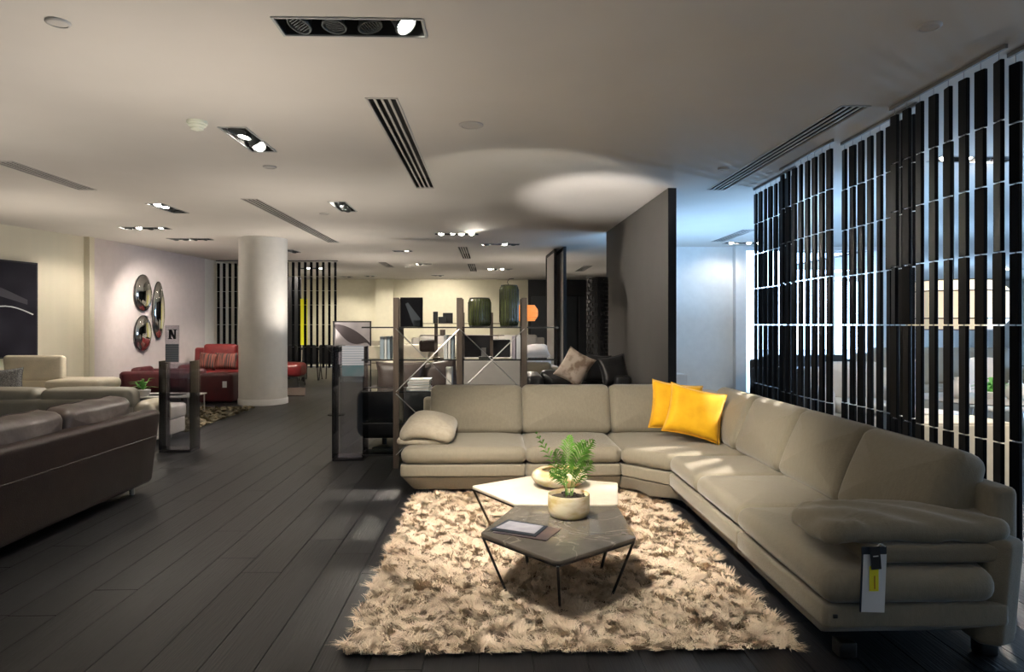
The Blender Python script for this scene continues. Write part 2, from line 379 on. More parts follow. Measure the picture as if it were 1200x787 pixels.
vent((541, 289), (548, 303), .20, 'short ceiling vent above the shelving, nearer of the far pair')
vent((550, 309), (557, 318), .20, 'tiny ceiling vent, farther of the pair above the shelving')
vent((690, 311), (678, 318), .24, 'far ceiling vent between the tall glass frames and charcoal partition')
vent((876, 269), (842, 283), .22, 'ceiling vent between the charcoal partition and slat curtain')
vent((447, 307), (458, 313), .20, 'faint far ceiling vent left of the shelving')

# ceiling with real openings where boxes and vents are let in
holes = [(4.35, 8.40, 14.5, 25.6), (8.4, 10.8, 19.7, 25.6), (10.8, 12.6, 23.2, 25.6)]+[(f['cx']-f['hx'], f['cx']+f['hx'], f['cy']-f['hy'], f['cy']+f['hy']) for f in FIX]+[v[:4] for v in VENT]
X0, X1, Y0, Y1 = -11.0, 20.0, -3.0, 25.6
xs = sorted({X0, X1, *[h[0] for h in holes], *[h[1] for h in holes]}); ys = sorted({Y0, Y1, *[h[2] for h in holes], *[h[3] for h in holes]})
m = MB(); vid = {}
def vv(x, y):
    if (x, y) not in vid: vid[(x, y)] = len(m.v); m.v.append((x, y, CEIL))
    return vid[(x, y)]
for j in range(len(ys)-1):
    i = 0
    while i < len(xs)-1:
        def inh(i):
            cx = (xs[i]+xs[i+1])/2; cy = (ys[j]+ys[j+1])/2
            return any(h[0] < cx < h[1] and h[2] < cy < h[3] for h in holes)
        if inh(i): i += 1; continue
        k = i
        while k+1 < len(xs)-1 and not inh(k+1): k += 1
        m.f.append((vv(xs[i], ys[j]), vv(xs[i], ys[j+1]), vv(xs[k+1], ys[j+1]), vv(xs[k+1], ys[j]))); m.mi.append(0); i = k+1
struct(m.build('ceiling', M_['ceil']))
m = MB().box(X0, X1, Y0, 14.5, CEIL+.45, CEIL+.55).box(X0, 4.35, 14.5, Y1, CEIL+.45, CEIL+.55).box(8.4, X1, 14.5, 19.6, CEIL+.45, CEIL+.55).box(10.9, X1, 19.6, Y1, CEIL+.45, CEIL+.55); struct(m.build('trim_1', M_['house']))['label'] = 'dark slab above the ceiling'

# floor: dark subfloor carrying planks
fl = struct(MB().box(X0, X1, Y0, Y1, -.06, -.018).build('floor', M_['subfloor']))
PW, PL = .243, 2.3
pm = MB().box(-PW/2+.0022, PW/2-.0022, -PL/2+.002, PL/2-.002, -.018, 0)
me = None; cand = []; rest = MB()
for i in range(-44, 62):
    offp = random.uniform(0, PL)
    for j in range(-1, 12):
        x = i*PW+.06; y = j*PL+offp
        if x < X0+.2 or x > X1-.2 or y > Y1-1 or y < -.5: continue
        xc = x*math.cos(TH)-y*math.sin(TH)
        vis = y+PL/2 > 2.7 and abs(xc) < .76*(y+PL/2)+.3
        if vis and y < 15.5 and abs(x) < 9: cand.append((math.hypot(x, y), x, y))
        elif vis: rest.box(x-PW/2+.002, x+PW/2-.002, y-PL/2+.002, y+PL/2-.002, -.018, 0)
cand.sort()
for k, (d, x, y) in enumerate(cand):
    if k < 298:
        if me is None: o = pm.build('plank', M_['plank'], fl); me = o.data
        else: o = bpy.data.objects.new('plank', me); C.objects.link(o); o.parent = fl
        o.location = (x, y, 0)
    else: rest.box(x-PW/2+.002, x+PW/2-.002, y-PL/2+.002, y+PL/2-.002, -.018, 0)
# planks out of the camera's view are plain boards so the floor goes on behind and beside the camera
for i in range(-44, 82):
    x = i*PW+.06
    if X0+.2 < x < X1-.2:
        e = min(2.7, Y1)
        lim = [y for (d, xx, y) in cand if abs(xx-x) < .01]
        yl = (min(lim)-PL/2) if lim else None
        if yl is None or yl > Y0: rest.box(x-PW/2+.002, x+PW/2-.002, Y0, (yl-.003) if yl is not None else max(Y0+1, min(Y1, abs(x)*1.25-1.5)), -.018, -.0005)
o = rest.build('far_planks', M_['plank'], fl); o['kind'] = 'stuff'

def wall(name, pts, mt, z0=0, z1=CEIL, th=.12, side=1):
    b = MB()
    for (x0, y0), (x1, y1) in zip(pts[:-1], pts[1:]):
        d = Vector((x1-x0, y1-y0, 0)).normalized(); n = Vector((-d.y, d.x, 0))*th*side
        v = [(x0, y0, z0), (x1, y1, z0), (x1+n.x, y1+n.y, z0), (x0+n.x, y0+n.y, z0)]
        v += [(a, b_, z1) for a, b_, _ in v]
        b.add(v, [(0, 3, 2, 1), (4, 5, 6, 7), (0, 1, 5, 4), (1, 2, 6, 5), (2, 3, 7, 6), (3, 0, 4, 7)])
    return struct(b.build(name, mt))
wall('wall_left', [(-9.6, -3), (-9.25, 6.0), (-7.97, 11.29), (-7.55, 13.03)], M_['cream'])
wall('wall_left_middle', [(-7.50, 13.03), (-7.11, 17.1)], M_['mauve'])
struct(MB().box(-7.62, -7.48, 12.9, 13.06, 0, CEIL).build('trim_2', M_['cream']))
wall('wall_left_far', [(-7.11, 17.1), (-6.95, 24.8)], M_['white_wall'])
wall('wall_back', [(-7.0, 24.8), (1.30, 24.8)], M_['far_wall'])
wall('wall_back_dark', [(1.30, 24.8), (4.2, 24.8)], M_['black_wall'])
wall('wall_back_right', [(13.6, 24.8), (20, 24.8)], M_['white_wall'])
wall('wall_inner', [(3.3, 14.3), (4.1, 24.8)], M_['black_wall'], side=-1)
wall('wall_window', [(3.3, 14.2), (5.27, 14.2)], M_['blue_wall'])
wall('wall_window_right', [(8.2, 14.2), (8.45, 14.2), (13.6, 24.8)], M_['blue_wall'])
wall('wall_behind', [(20, -3), (-11, -3)], M_['white_wall'])
wall('wall_right', [(19.5, 23), (19.5, 24.8)], M_['white_wall'], side=-1)
wall('wall_right_near', [(19.5, -3), (19.5, -1)], M_['white_wall'], side=-1)
# greenish panels on the back wall, white pilaster
xa, ya = G(440, 24.3); struct(MB().box(xa-.02, xa+.62, 24.55, 24.8, 0, CEIL).build('trim_3', M_['far_wall']))
# graphite panels on the far dark wall
for k in range(3):
    x0 = 1.42+k*.86
    pn = MB().rbox(x0, x0+.80, 24.70, 24.79, .05, 2.52, r=.01).build('wall_panel', M_['black_panel'], bpy.data.objects['wall_back_dark'])
# baseboards
for nm, pts in (('baseboard_left', [(-9.22, 6.0), (-7.94, 11.29), (-7.46, 13.0)]), ('baseboard_left_far', [(-7.44, 13.05), (-7.05, 17.1), (-6.9, 24.8)])):
    wall(nm, [(x+.012, y) for x, y in pts], M_['trim'], 0, .09, .02)
wall('baseboard_window', [(3.3, 14.17), (5.1, 14.17)], M_['trim'], 0, .09, .02)
# window 1: floor to ceiling
wn = struct(MB().box(5.05, 5.27, 14.02, 14.22, 0, CEIL).box(8.1, 8.22, 14.1, 14.26, 0, CEIL).box(5.27, 8.1, 14.1, 14.26, 3.05, CEIL).box(5.27, 8.1, 14.1, 14.26, 0, .06).build('window_1', M_['trim']))
for k in range(1, 3): MB().rbox(5.27+k*.95-.02, 5.27+k*.95+.02, 14.14, 14.2, .06, 3.05, r=.006).build('mullion', M_['trim'], wn)
for k in range(3): MB().box(5.29+k*.95, 5.27+k*.95+.93, 14.165, 14.175, .06, 3.05).build('pane', M_['window_glass'], wn)
wn2 = struct(MB().box(19.4, 19.6, -1, 23, 3.0, CEIL).box(19.4, 19.6, -1, 23, 0, .1).build('window_2', M_['trim']))
for k in range(0, 13): MB().box(19.45, 19.55, -1+k*2-.03, -1+k*2+.03, .1, 3.0).build('mullion', M_['trim'], wn2)
for k in range(0, 12): MB().box(19.49, 19.5, -1+k*2+.04, 1+k*2-.04, .1, 3.0).build('pane', M_['window_glass'], wn2)

struct(MB().box(4.3, 8.5, 14.35, 40, -.05, .012).box(8.5, 10.9, 19.7, 40, -.05, .012).box(10.9, 22, 25.7, 40, -.05, .012).build('ground_outside', mat('pale_paving', (.55, .56, .58), .8)))

# white round column
cx, cy = G(308.5, 13.0)
col = tag(MB().lathe([(.44, .0), (.44, CEIL)], 48, T(cx, cy, 0)).build('column', M_['white_wall'], smooth=True), 'thick round white column standing left of the aisle', 'column')
bb = MB().lathe([(.452, 0), (.452, .10), (.445, .11)], 48, T(cx, cy, 0)).build('base_ring', M_['trim'], col, smooth=True)

# charcoal freestanding partition wall
a = P(783, 380.01, 1.5) if False else G(783, 8.15); b = G(710.5, 12.07)
pr = thing('partition_wall', 'charcoal freestanding partition wall behind the corner sofa', 'partition', (a[0], a[1], 0))
m = MB(); d = Vector((b[0]-a[0], b[1]-a[1], 0)); n = Vector((d.y, -d.x, 0)).normalized()*.10
def pz(z0, z1, off0, off1):
    e = Vector((a[0], a[1], 0)); f = Vector((b[0], b[1], 0)); dn = d.normalized()
    q = [e+dn*off0, f, f+n, e+dn*off0+n] if off1 is None else [e+dn*off0, e+dn*off1, e+dn*off1+n, e+dn*off0+n]
    return [(v.x, v.y, z) for z in (z0, z1) for v in q]
m.add(pz(0, CEIL-.002, .012, None), [(0, 1, 2, 3), (4, 7, 6, 5), (0, 4, 5, 1), (1, 5, 6, 2), (2, 6, 7, 3), (3, 7, 4, 0)])
m.build('panel_face', M_['charcoal'], pr, org=pr.location)
m = MB(); m.add(pz(0, CEIL-.002, 0, .012), [(0, 1, 2, 3), (4, 7, 6, 5), (0, 4, 5, 1), (1, 5, 6, 2), (2, 6, 7, 3), (3, 7, 4, 0)])
m.build('end_cap', M_['charcoal_edge'], pr, org=pr.location)['label'] = 'near-black narrow end face'

# ---------------------------------------------------------------- ceiling fixtures
def head_mesh():
    return MB().lathe([(.02, .055), (.045, .05), (.052, .0), (.058, -.035), (.064, -.04), (.064, -.05), (.056, -.052), (.056, -.04), (.0001, -.036)], 18).v
def add_fix(f):
    t = thing('recessed_spotlight', f['lab'], 'ceiling light', (f['cx'], f['cy'], CEIL), 0, 'recessed spotlight boxes')
    hx, hy = f['hx'], f['hy']; w_ = .014
    fr = MB()
    for a_ in ((-hx-w_, hx+w_, -hy-w_, -hy), (-hx-w_, hx+w_, hy, hy+w_), (-hx-w_, -hx, -hy, hy), (hx, hx+w_, -hy, hy)): fr.box(*a_, -.008, .01)
    fr.build('trim_frame', M_['frame_g'], t)
    H = .19; hs = MB().box(-hx, -hx+.003, -hy, hy, 0, H).box(hx-.003, hx, -hy, hy, 0, H).box(-hx, hx, -hy, -hy+.003, 0, H).box(-hx, hx, hy-.003, hy, 0, H).box(-hx, hx, -hy, hy, H, H+.003)
    hs.build('housing', M_['house'], t)
    n = len(f['lit']); al = hx > hy
    for k, on in enumerate(f['lit']):
        q = (k-(n-1)/2)*.18; lx, ly = (q, 0) if al else (0, -q if not al else q)
        if not al: ly = q
        aim = None
        if f['aims'] and k in f['aims']:
            tg, pw, an = f['aims'][k]; aim = Vector(tg)-Vector((f['cx']+lx, f['cy']+ly, CEIL))
        if aim is None: aim = Vector((random.uniform(-.35, .35), -1.1 if on else random.uniform(-.7, .2), -1))
        else: pass
        aim.normalize(); vis = Vector((aim.x*.8, aim.y*.8, aim.z)).normalized()
        if f['hx'] > .3 and f['cy'] < 4 and k == 3 and on: vis = Vector((.62, -.25, -.75)).normalized()
        Q = vis.to_track_quat('-Z', 'Y').to_matrix().to_4x4(); M = T(lx, ly, .045) @ Q
        hd = MB().lathe([(.02, .055), (.045, .05), (.052, 0), (.06, -.035), (.068, -.04), (.068, -.052), (.060, -.052), (.052, -.03), (.0001, -.028)], 20, M)
        for rr in range(-3, 4): hd.box(-.05+abs(rr)*.006, .05-abs(rr)*.006, rr*.014-.0025, rr*.014+.0025, -.047, -.040, M)
        ho = hd.build('spot_head', M_['head'], t, smooth=True)
        MB().lathe([(.0001, -.046), (.052, -.044), (.052, -.046), (.0001, -.049)] if on else [(.0001, -.030), (.051, -.029), (.051, -.031), (.0001, -.033)], 16, M).build('lens', M_['lamp_on'] if on else M_['lamp_off'], ho)
        if f['aims'] and k in f['aims'] and pw:
            l = bpy.data.lights.new('spot_beam', 'SPOT'); l.energy = pw*LK; l.spot_size = math.radians(an); l.spot_blend = .65; l.shadow_soft_size = .045
            l.color = (1, .90, .77); lo = bpy.data.objects.new('spot_beam', l); C.objects.link(lo)
            lo.parent = t; p = Vector((lx, ly, .045))+vis*.075; p.z = min(p.z, -.012); lo.location = p; lo.rotation_euler = (Vector(tg)-Vector((f['cx'], f['cy'], CEIL))-p).to_track_quat('-Z', 'Y').to_euler()
LK = 1.0
for f in FIX: add_fix(f)
for (x0, x1, y0, y1, lab) in VENT:
    t = thing('ceiling_vent', lab, 'vent', ((x0+x1)/2, (y0+y1)/2, CEIL), 0, 'linear slot ceiling vents'); hx = (x1-x0)/2; hy = (y1-y0)/2
    MB().box(-hx-.012, -hx+.004, -hy-.012, hy+.012, -.006, .01).box(hx-.004, hx+.012, -hy-.012, hy+.012, -.006, .01).box(-hx, hx, -hy-.012, -hy+.004, -.006, .01).box(-hx, hx, hy-.004, hy+.012, -.006, .01).build('frame', M_['vent_b'], t)
    MB().box(-hx, hx, -hy, hy, .12, .125).box(-hx-.001, -hx, -hy, hy, 0, .12).box(hx, hx+.001, -hy, hy, 0, .12).box(-hx, hx, -hy-.001, -hy, 0, .12).box(-hx, hx, hy, hy+.001, 0, .12).build('plenum', M_['house'], t)
    for k in range(3):
        x = -hx+(k+1)*2*hx/4
        MB().box(x-.009, x+.009, -hy, hy, -.004, .003).build('blade', M_['vent_b'], t)
def disc(px, py, r, lab, nm='ceiling_disc', dome=False):
    x, y = G(px, 1304/(HZ-py))
    t = thing(nm, lab, 'ceiling disc' if not dome else 'detector', (x, y, CEIL))
    if dome:
        MB().lathe([(.078, 0), (.078, -.025), (.07, -.028)][::-1], 24).build('base_plate', M_['plastic'], t, smooth=True)
        MB().lathe([(.068, -.028), (.068, -.04), (.048, -.050), (.048, -.065), (.0001, -.080)][::-1], 24).build('sensor_dome', M_['plastic'], t, smooth=True)
    else:
        MB().lathe([(r, 0), (r, -.008), (r*.92, -.014), (r*.78, -.015), (r*.76, -.011), (.0001, -.012)][::-1], 28).build('cover', M_['vent_b'], t, smooth=True)
disc(68, 25.5, .062, 'flat round ceiling cover in the top left corner of photo')
disc(1089, 30, .062, 'flat round ceiling cover near the top right, above slat curtain')
disc(552, 146, .10, 'round flush ceiling speaker right of the nearest vent', 'ceiling_speaker')
disc(848, 197, .06, 'faint round ceiling cover beside the long vent by slat curtain')
disc(316, 195, .07, 'faint round ceiling cover between glaring spotlight box and left long vent')
disc(380, 250, .07, 'small round ceiling cover just left of lengthwise spotlight box by column')
disc(477, 313, .09, 'tiny round cover on the far ceiling, left of shelving lights')
disc(231, 142, .06, 'small domed ivory smoke detector on the ceiling', 'smoke_detector', True)

# ---------------------------------------------------------------- hanging slat curtains
ZB = [3.06, 2.70, 2.34, 1.93, 1.50, .81, .10]
SEGM = {}
def seg_mesh(h, k, w_=.076, d_=.025):
    key = (round(h, 3), k)
    if key not in SEGM:
        me = MB().rbox(-w_/2, w_/2, -d_/2, d_/2, 0, h-.008, r=.003, prof=1, m=1)
        o = me.build('slat', M_['slat']); SEGM[key] = o.data; bpy.data.objects.remove(o)
    return SEGM[key]
def slat_screen(lab, p0, p1, n, rng_rot=.5, zb=ZB, skip=(), grp='hanging slat curtains', turn=0):
    t = thing('hanging_slat_screen', lab, 'slat screen', ((p0[0]+p1[0])/2, (p0[1]+p1[1])/2, CEIL), 0, grp)
    ox, oy = t.location.x, t.location.y
    d = Vector((p1[0]-p0[0], p1[1]-p0[1], 0)); dn = d.normalized()
    tk = MB().bar((p0[0]-dn.x*.06-ox, p0[1]-dn.y*.06-oy, -.009), (p1[0]+dn.x*.06-ox, p1[1]+dn.y*.06-oy, -.009), .018, .034)
    tk.build('ceiling_track', M_['track'], t)
    base_a = math.atan2(d.y, d.x); z0 = random.uniform(-.015, .02)
    for i in range(n):
        if i in skip: continue
        x = p0[0]+d.x*i/(n-1)-ox; y = p0[1]+d.y*i/(n-1)-oy
        cd_ = MB().tube([(x, y, -.01), (x, y, zb[-1]-CEIL)], .0028, 4)
        for zz in zb[1:-1]: cd_.lathe([(.006, zz-.007-CEIL), (.006, zz-.0015-CEIL)], 6, T(x, y, 0))
        co = cd_.build('cord', M_['cord'], t)
        rot = base_a+turn+random.uniform(-.07, .07)
        for k in range(len(zb)-1):
            rot2 = rot+random.uniform(-rng_rot, rng_rot)*.3
            o = bpy.data.objects.new('slat', seg_mesh(zb[k]-zb[k+1], 0)); C.objects.link(o); o.parent = co
            o.location = (x, y, zb[k+1]-CEIL); o.rotation_euler = (0, 0, rot2)
slat_screen('farthest stretch of the black hanging slat curtain, beside the bright window', (3.14, 8.05), (3.12, 7.0), 8)
slat_screen('second stretch of black slat curtain from the window end', (3.01, 7.0), (2.99, 5.97), 8)
slat_screen('middle stretch of black slat curtain, behind the sofa back', (3.13, 5.98), (3.11, 4.98), 8)
slat_screen('widely spaced black slat curtain stretch near the sofa arm', (2.99, 4.99), (2.985, 3.94), 8)
slat_screen('nearest black slat curtain stretch, cut by right edge of photo', (3.11, 3.97), (3.10, 3.4), 5)
fs0 = G(256, 17.35); fs1 = G(283, 17.35)
slat_screen('distant black slat screen left of the white column', fs0, fs1, 5, .3, grp='distant slat screens', turn=1.15)
fs0 = G(336.5, 17.35); fs1 = G(393, 17.35)
slat_screen('distant black slat screen right of the white column', fs0, fs1, 9, .3, zb=[3.09, 2.72, 2.36, 2.0, 1.5, .93, .40], grp='distant slat screens', turn=1.15)
# ================================================================ corner sofa
sofa = thing('corner_sofa', 'large taupe velour corner sofa around the shaggy rug', 'sofa', (1.6, 5.0, 0)); SO = sofa.location
def sb(mb, name, mt, sm=True, lab=None, par=None):
    o = mb.build(name, mt, par or sofa, smooth=sm, org=SO)
    if lab: o['label'] = lab
    return o
def seam(pts, r=.0035): return MB().tube(pts, r, 5)
FY, FX = 5.85, 1.44            # front planes of the two runs
SZ0, SZ1 = .30, .445
# seat cushions
seatk = dict(re=.055, rc=.06, pt=.022, sb=.012, prof=4, rings=5, m=4, n=7)
def seat(poly, **k):
    kk = dict(seatk); kk.update(k)
    return sb(MB().slab(poly, SZ0, SZ1, **kk), 'seat_cushion', M_['velour'])
seat([(-.775, FY), (.288, FY), (.288, 6.80), (-.775, 6.80)])
seat([(.294, FY-.005), (1.115, FY-.005), (1.115, 6.80), (.294, 6.80)])
seat([(1.121, FY-.01), (FX-.015, 5.50), (2.28, 5.50), (2.28, 6.80), (1.121, 6.80)])
seat([(FX, 4.775), (2.28, 4.775), (2.28, 5.494), (FX, 5.494)])
seat([(FX, 3.945), (2.28, 3.945), (2.28, 4.77), (FX, 4.77)])
seat([(FX-.02, 2.86), (2.14, 2.86), (2.20, 3.0), (2.22, 3.94), (FX-.01, 3.94)], rc=.05)
# base: upper collar and tapered plinth, split like the cushions above them
def footprint(i0, i1):
    return [(-.79+i1, FY+i0), (1.10+i0*.4, FY+i0), (FX+i0-.015, 5.49+i0*.7), (FX+i0-.015, 2.88+i1), (2.28, 2.88+i1), (2.36, 2.98+i1), (2.36, 6.98), (-.79+i1, 6.98)]
def basepieces(z0, z1, i0, t, nm, mt):
    # i0 = inset at the top, t = extra inset at the bottom
    P_ = [[(-.79, FY), (.288, FY), (.288, 6.98), (-.79, 6.98)], [(.290, FY), (1.115, FY), (1.115, 6.98), (.290, 6.98)],
          [(1.118, FY), (FX-.01, 5.50), (2.36, 5.50), (2.36, 6.98), (1.118, 6.98)],
          [(FX-.01, 3.945), (2.36, 3.945), (2.36, 5.497), (FX-.01, 5.497)], [(FX-.02, 2.88), (2.22, 2.88), (2.36, 3.0), (2.36, 3.94), (FX-.02, 3.94)]]
    for p in P_:
        q = []
        for x, y in p:
            dx = dy = 0
            if y < FY+.01 and x < 1.3: dy = i0
            if abs(x-FX) < .05: dx = i0
            if x < -.7: dx = i0*.8
            if y < 2.9: dy = i0
            q.append((x+dx, y+dy))
        def wp(v, q=q):
            k = t*(z1-v[2])/(z1-z0); x, y, z = v
            if x < 1.3 and y < FY+.4: y += k*max(0, 1-(y-FY)/.4)
            if y < 5.6 and x < FX+.4: x += k*max(0, 1-(x-FX)/.4)
            if x < -.4: x += k*max(0, 1-(x+.79)/.4)
            if y < 3.3: y += k*max(0, 1-(y-2.88)/.4)*2.6
            return (x, y, z)
        sb(MB().slab(q, z0, z1, re=.018, rc=.03, prof=3, rings=1, m=3, n=4, warp=wp), nm, mt)
basepieces(.195, .298, .0, .0, 'base_collar', M_['velour'])
basepieces(.065, .193, .012, .10, 'plinth', M_['velour_dk'])
for x, y in ((-.6, 6.02), (-.6, 6.85), (.3, 6.02), (1.2, 6.1), (1.62, 5.5), (1.62, 4.4), (1.60, 3.06), (2.25, 3.06), (2.3, 4.6), (2.3, 6.8), (.3, 6.85)):
    sb(MB().rbox(x-.04, x+.04, y-.04, y+.04, 0.0, .07, r=.008), 'leg', M_['dark_m'])
# back frame running behind the cushions
bf = MB().slab([(-.70, 6.93), (2.36, 6.93), (2.36, 7.06), (-.70, 7.06)], .08, .76, re=.03, rc=.04, rings=1, n=6); sb(bf, 'back_frame', M_['velour'])
bf = MB().slab([(2.26, 3.02), (2.39, 3.02), (2.39, 7.0), (2.26, 7.0)], .08, .76, re=.03, rc=.04, rings=1, n=6); sb(bf, 'back_frame', M_['velour'])
# back cushions: face polygon in local x (width), y (height); thickness along local z
def backcush(cx, cy, face, wd, ht=.49, th=.27, tilt=17, z0=.425, wl=0, curve=0, lab=None):
    # face: unit vector the cushion faces; local z -> face
    ang = math.atan2(face[1], face[0])
    Mx = T(cx, cy, z0) @ R(ang-PI/2+PI, 'Z') @ R(PI/2, 'X') @ R(-math.radians(tilt), 'X')
    # local: x right, y up, z toward viewer
    poly = [(-wd/2, 0), (wd/2, 0), (wd/2, ht), (-wd/2, ht)]
    def wp(v):
        x, y, z = v
        k = y/ht
        z = z - .055*k*k if z > 0 else z+.02*k
        z += curve*(x/wd*2)**2
        return (x, y, z)
    o = sb(MB().slab(poly, -th/2, th/2, re=.07, rc=.065, pt=.03, pb=.02, sb=.004, prof=5, rings=6, m=5, n=9, warp=wp, M=Mx), 'back_cushion', M_['velour'], lab=lab)
    e = MB(); zz = th/2-.062
    rr = rpoly(poly, .004, .07, 5, 6); pts = [wp((p[0], p[1], zz)) for p in rr]; pts.append(pts[0])
    e.tube([Mx @ Vector(p) for p in pts], .004, 4)
    sb(e, 'piping', M_['velour_dk'], par=o)
    return o
yb = 6.68
backcush(-.155, yb, (0, -1), .90)
backcush(.725, yb, (0, -1), .868)
backcush(1.53, yb+.0, (0, -1), .74)
xb = 2.115
backcush(xb-.0, 6.06, (-1, .0), .86, curve=.02)
backcush(xb, 5.20, (-1, 0), .855)
backcush(xb, 4.355, (-1, 0), .83)
backcush(xb-.01, 3.535, (-1, 0), .80)
# corner filler wedge
sb(MB().slab([(1.86, 6.36), (2.22, 6.36), (2.26, 6.86), (1.86, 6.86)], .42, .85, re=.07, rc=.10, rings=4, prof=4), 'corner_filler', M_['velour'])
# right arm: outer frame, slab, draped cushion
sb(MB().slab([(2.16, 2.92), (2.24, 2.88), (2.335, 2.92), (2.335, 3.36), (2.20, 3.38)], .10, .56, re=.03, rc=.035, rings=1, n=3, warp=lambda v: (v[0]-.10*max(0, (.56-v[2])), v[1], v[2])), 'arm_frame', M_['velour_dk'])
sb(MB().slab([(1.62, 2.91), (2.30, 2.90), (2.30, 3.32), (1.62, 3.32)], .462, .54, re=.022, rc=.03, rings=2, prof=4), 'arm_slab', M_['velour_dk'])
def armwarp(x0, x1, axis=0, seed=0, fold=.006):
    def wp(v):
        x, y, z = v; s = x if axis == 0 else y
        t = (s-x0)/(x1-x0)
        e = max(0, 1-t/.22)
        z += -.030*e*e + .007*math.sin(s*85+y*14+seed)*max(0, 1-abs(t-.12)/.25)*(1 if z > .58 else .3) + fold*math.sin(s*27+y*31)
        return (x, y, z)
    return wp
sb(MB().slab([(1.46, 2.93), (2.29, 2.91), (2.31, 3.34), (1.46, 3.36)], .54, .635, re=.045, rc=.07, pt=.022, rings=8, prof=5, m=4, n=34, warp=armwarp(1.46, 2.29)), 'arm_cushion', M_['velour'], lab='long pleated cushion draped over the near arm')
# left arm
sb(MB().slab([(-.84, 5.98), (-.38, 5.98), (-.38, 6.75), (-.84, 6.75)], .448, .50, re=.02, rc=.05, rings=2, prof=3), 'arm_slab', M_['velour_lt'])
sb(MB().slab([(-.84, 6.5), (-.72, 6.5), (-.72, 6.95), (-.84, 6.95)], .10, .50, re=.02, rc=.03, rings=1), 'arm_frame', M_['velour_dk'])
wp2 = lambda v: (v[0], v[1], v[2]+.025*math.sin(v[0]*9+1)+.03*max(0, (v[1]-6.0))-.04*max(0, 1-(v[0]+.84)/.12)-.03*max(0, 1-(v[1]-5.94)/.15))
sb(MB().slab([(-.82, 5.95), (-.33, 5.93), (-.33, 6.62), (-.82, 6.62)], .498, .625, re=.06, rc=.10, pt=.045, rings=6, prof=5, m=5, n=8, warp=wp2), 'arm_cushion', M_['velour_lt'], lab='paler plump cushion on the far left arm')
sb(MB().rbox(1.455, 1.475, 2.872, 2.880, .245, .262, r=.002), 'badge', M_['dark_m'])
# long price label hanging from the arm
tg = thing('price_label', 'long white price label hanging from the near sofa arm', 'label', (0, 0, 0))
tx, ty = G(1018, 2.93); tg.location = (tx, 2.838, .50)
MB().box(-.050, .050, 0, .003, -.215, .035, R(.04, 'Y')).build('white_card', M_['paper'], tg)
MB().box(-.056, -.050, -.001, .004, -.215, .04, R(.04, 'Y')).box(-.056, .05, -.001, .004, .03, .062).build('navy_sleeve', M_['navy'], tg)
MB().box(-.024, .015, -.003, -.0005, -.125, -.02).build('yellow_sticker', M_['tag_y'], tg)
MB().box(-.004, -.001, -.0045, -.003, -.115, -.06).build('sticker_text', mat('red_print', (.35, .04, .02)), tg)
MB().box(-.022, .020, -.012, -.008, -.03, .066, R(-.08, 'Y')).build('black_hang_tag', M_['ink'], tg)
MB().box(-.012, .010, -.0135, -.012, .024, .028, R(-.08, 'Y')).build('tag_text', M_['book_w'], tg)
MB().tube([(.0, -.005, .06), (.02, -.003, .075), (.045, 0, .06)], .002, 5).build('loop', M_['chrome'], tg)

# yellow cushions
def cushion(lab, name, c, wd, ht, th, face, tilt, roll, mt, grp=None, n=16, ear=.10):
    t = thing(name, lab, 'cushion', c, 0, grp)
    Mx = R(face, 'Z') @ R(PI/2-tilt, 'X') @ R(roll, 'Z')
    o = MB().pillow(wd, ht, th, Mx, n=n, ear=ear).build('cover', mt, t, smooth='all')
    e = MB(); pts = []
    N4 = 8
    for sx in range(4):
        for j in range(N4):
            q = -1+2*j/N4; u, v = [(q, -1), (1, q), (-q, 1), (-1, -q)][sx]
            pts.append(Mx @ Vector((u*wd/2*(1-ear*(1-v*v)*abs(u)), v*ht/2*(1-ear*(1-u*u)*abs(v)), 0)))
    pts.append(pts[0]); e.tube(pts, .004, 4).build('piping', mt, t, smooth=True)
    return t
cushion('bright yellow velvet cushion, front one of the pair leaning in sofa corner', 'throw_cushion', (1.78, 5.96, .725), .50, .46, .15, -.10, .40, -.24, M_['yellow'], 'yellow cushions')
cushion('bright yellow velvet cushion behind the other yellow one', 'throw_cushion', (1.69, 6.24, .745), .47, .46, .13, -.05, .34, -.14, M_['yellow'], 'yellow cushions')

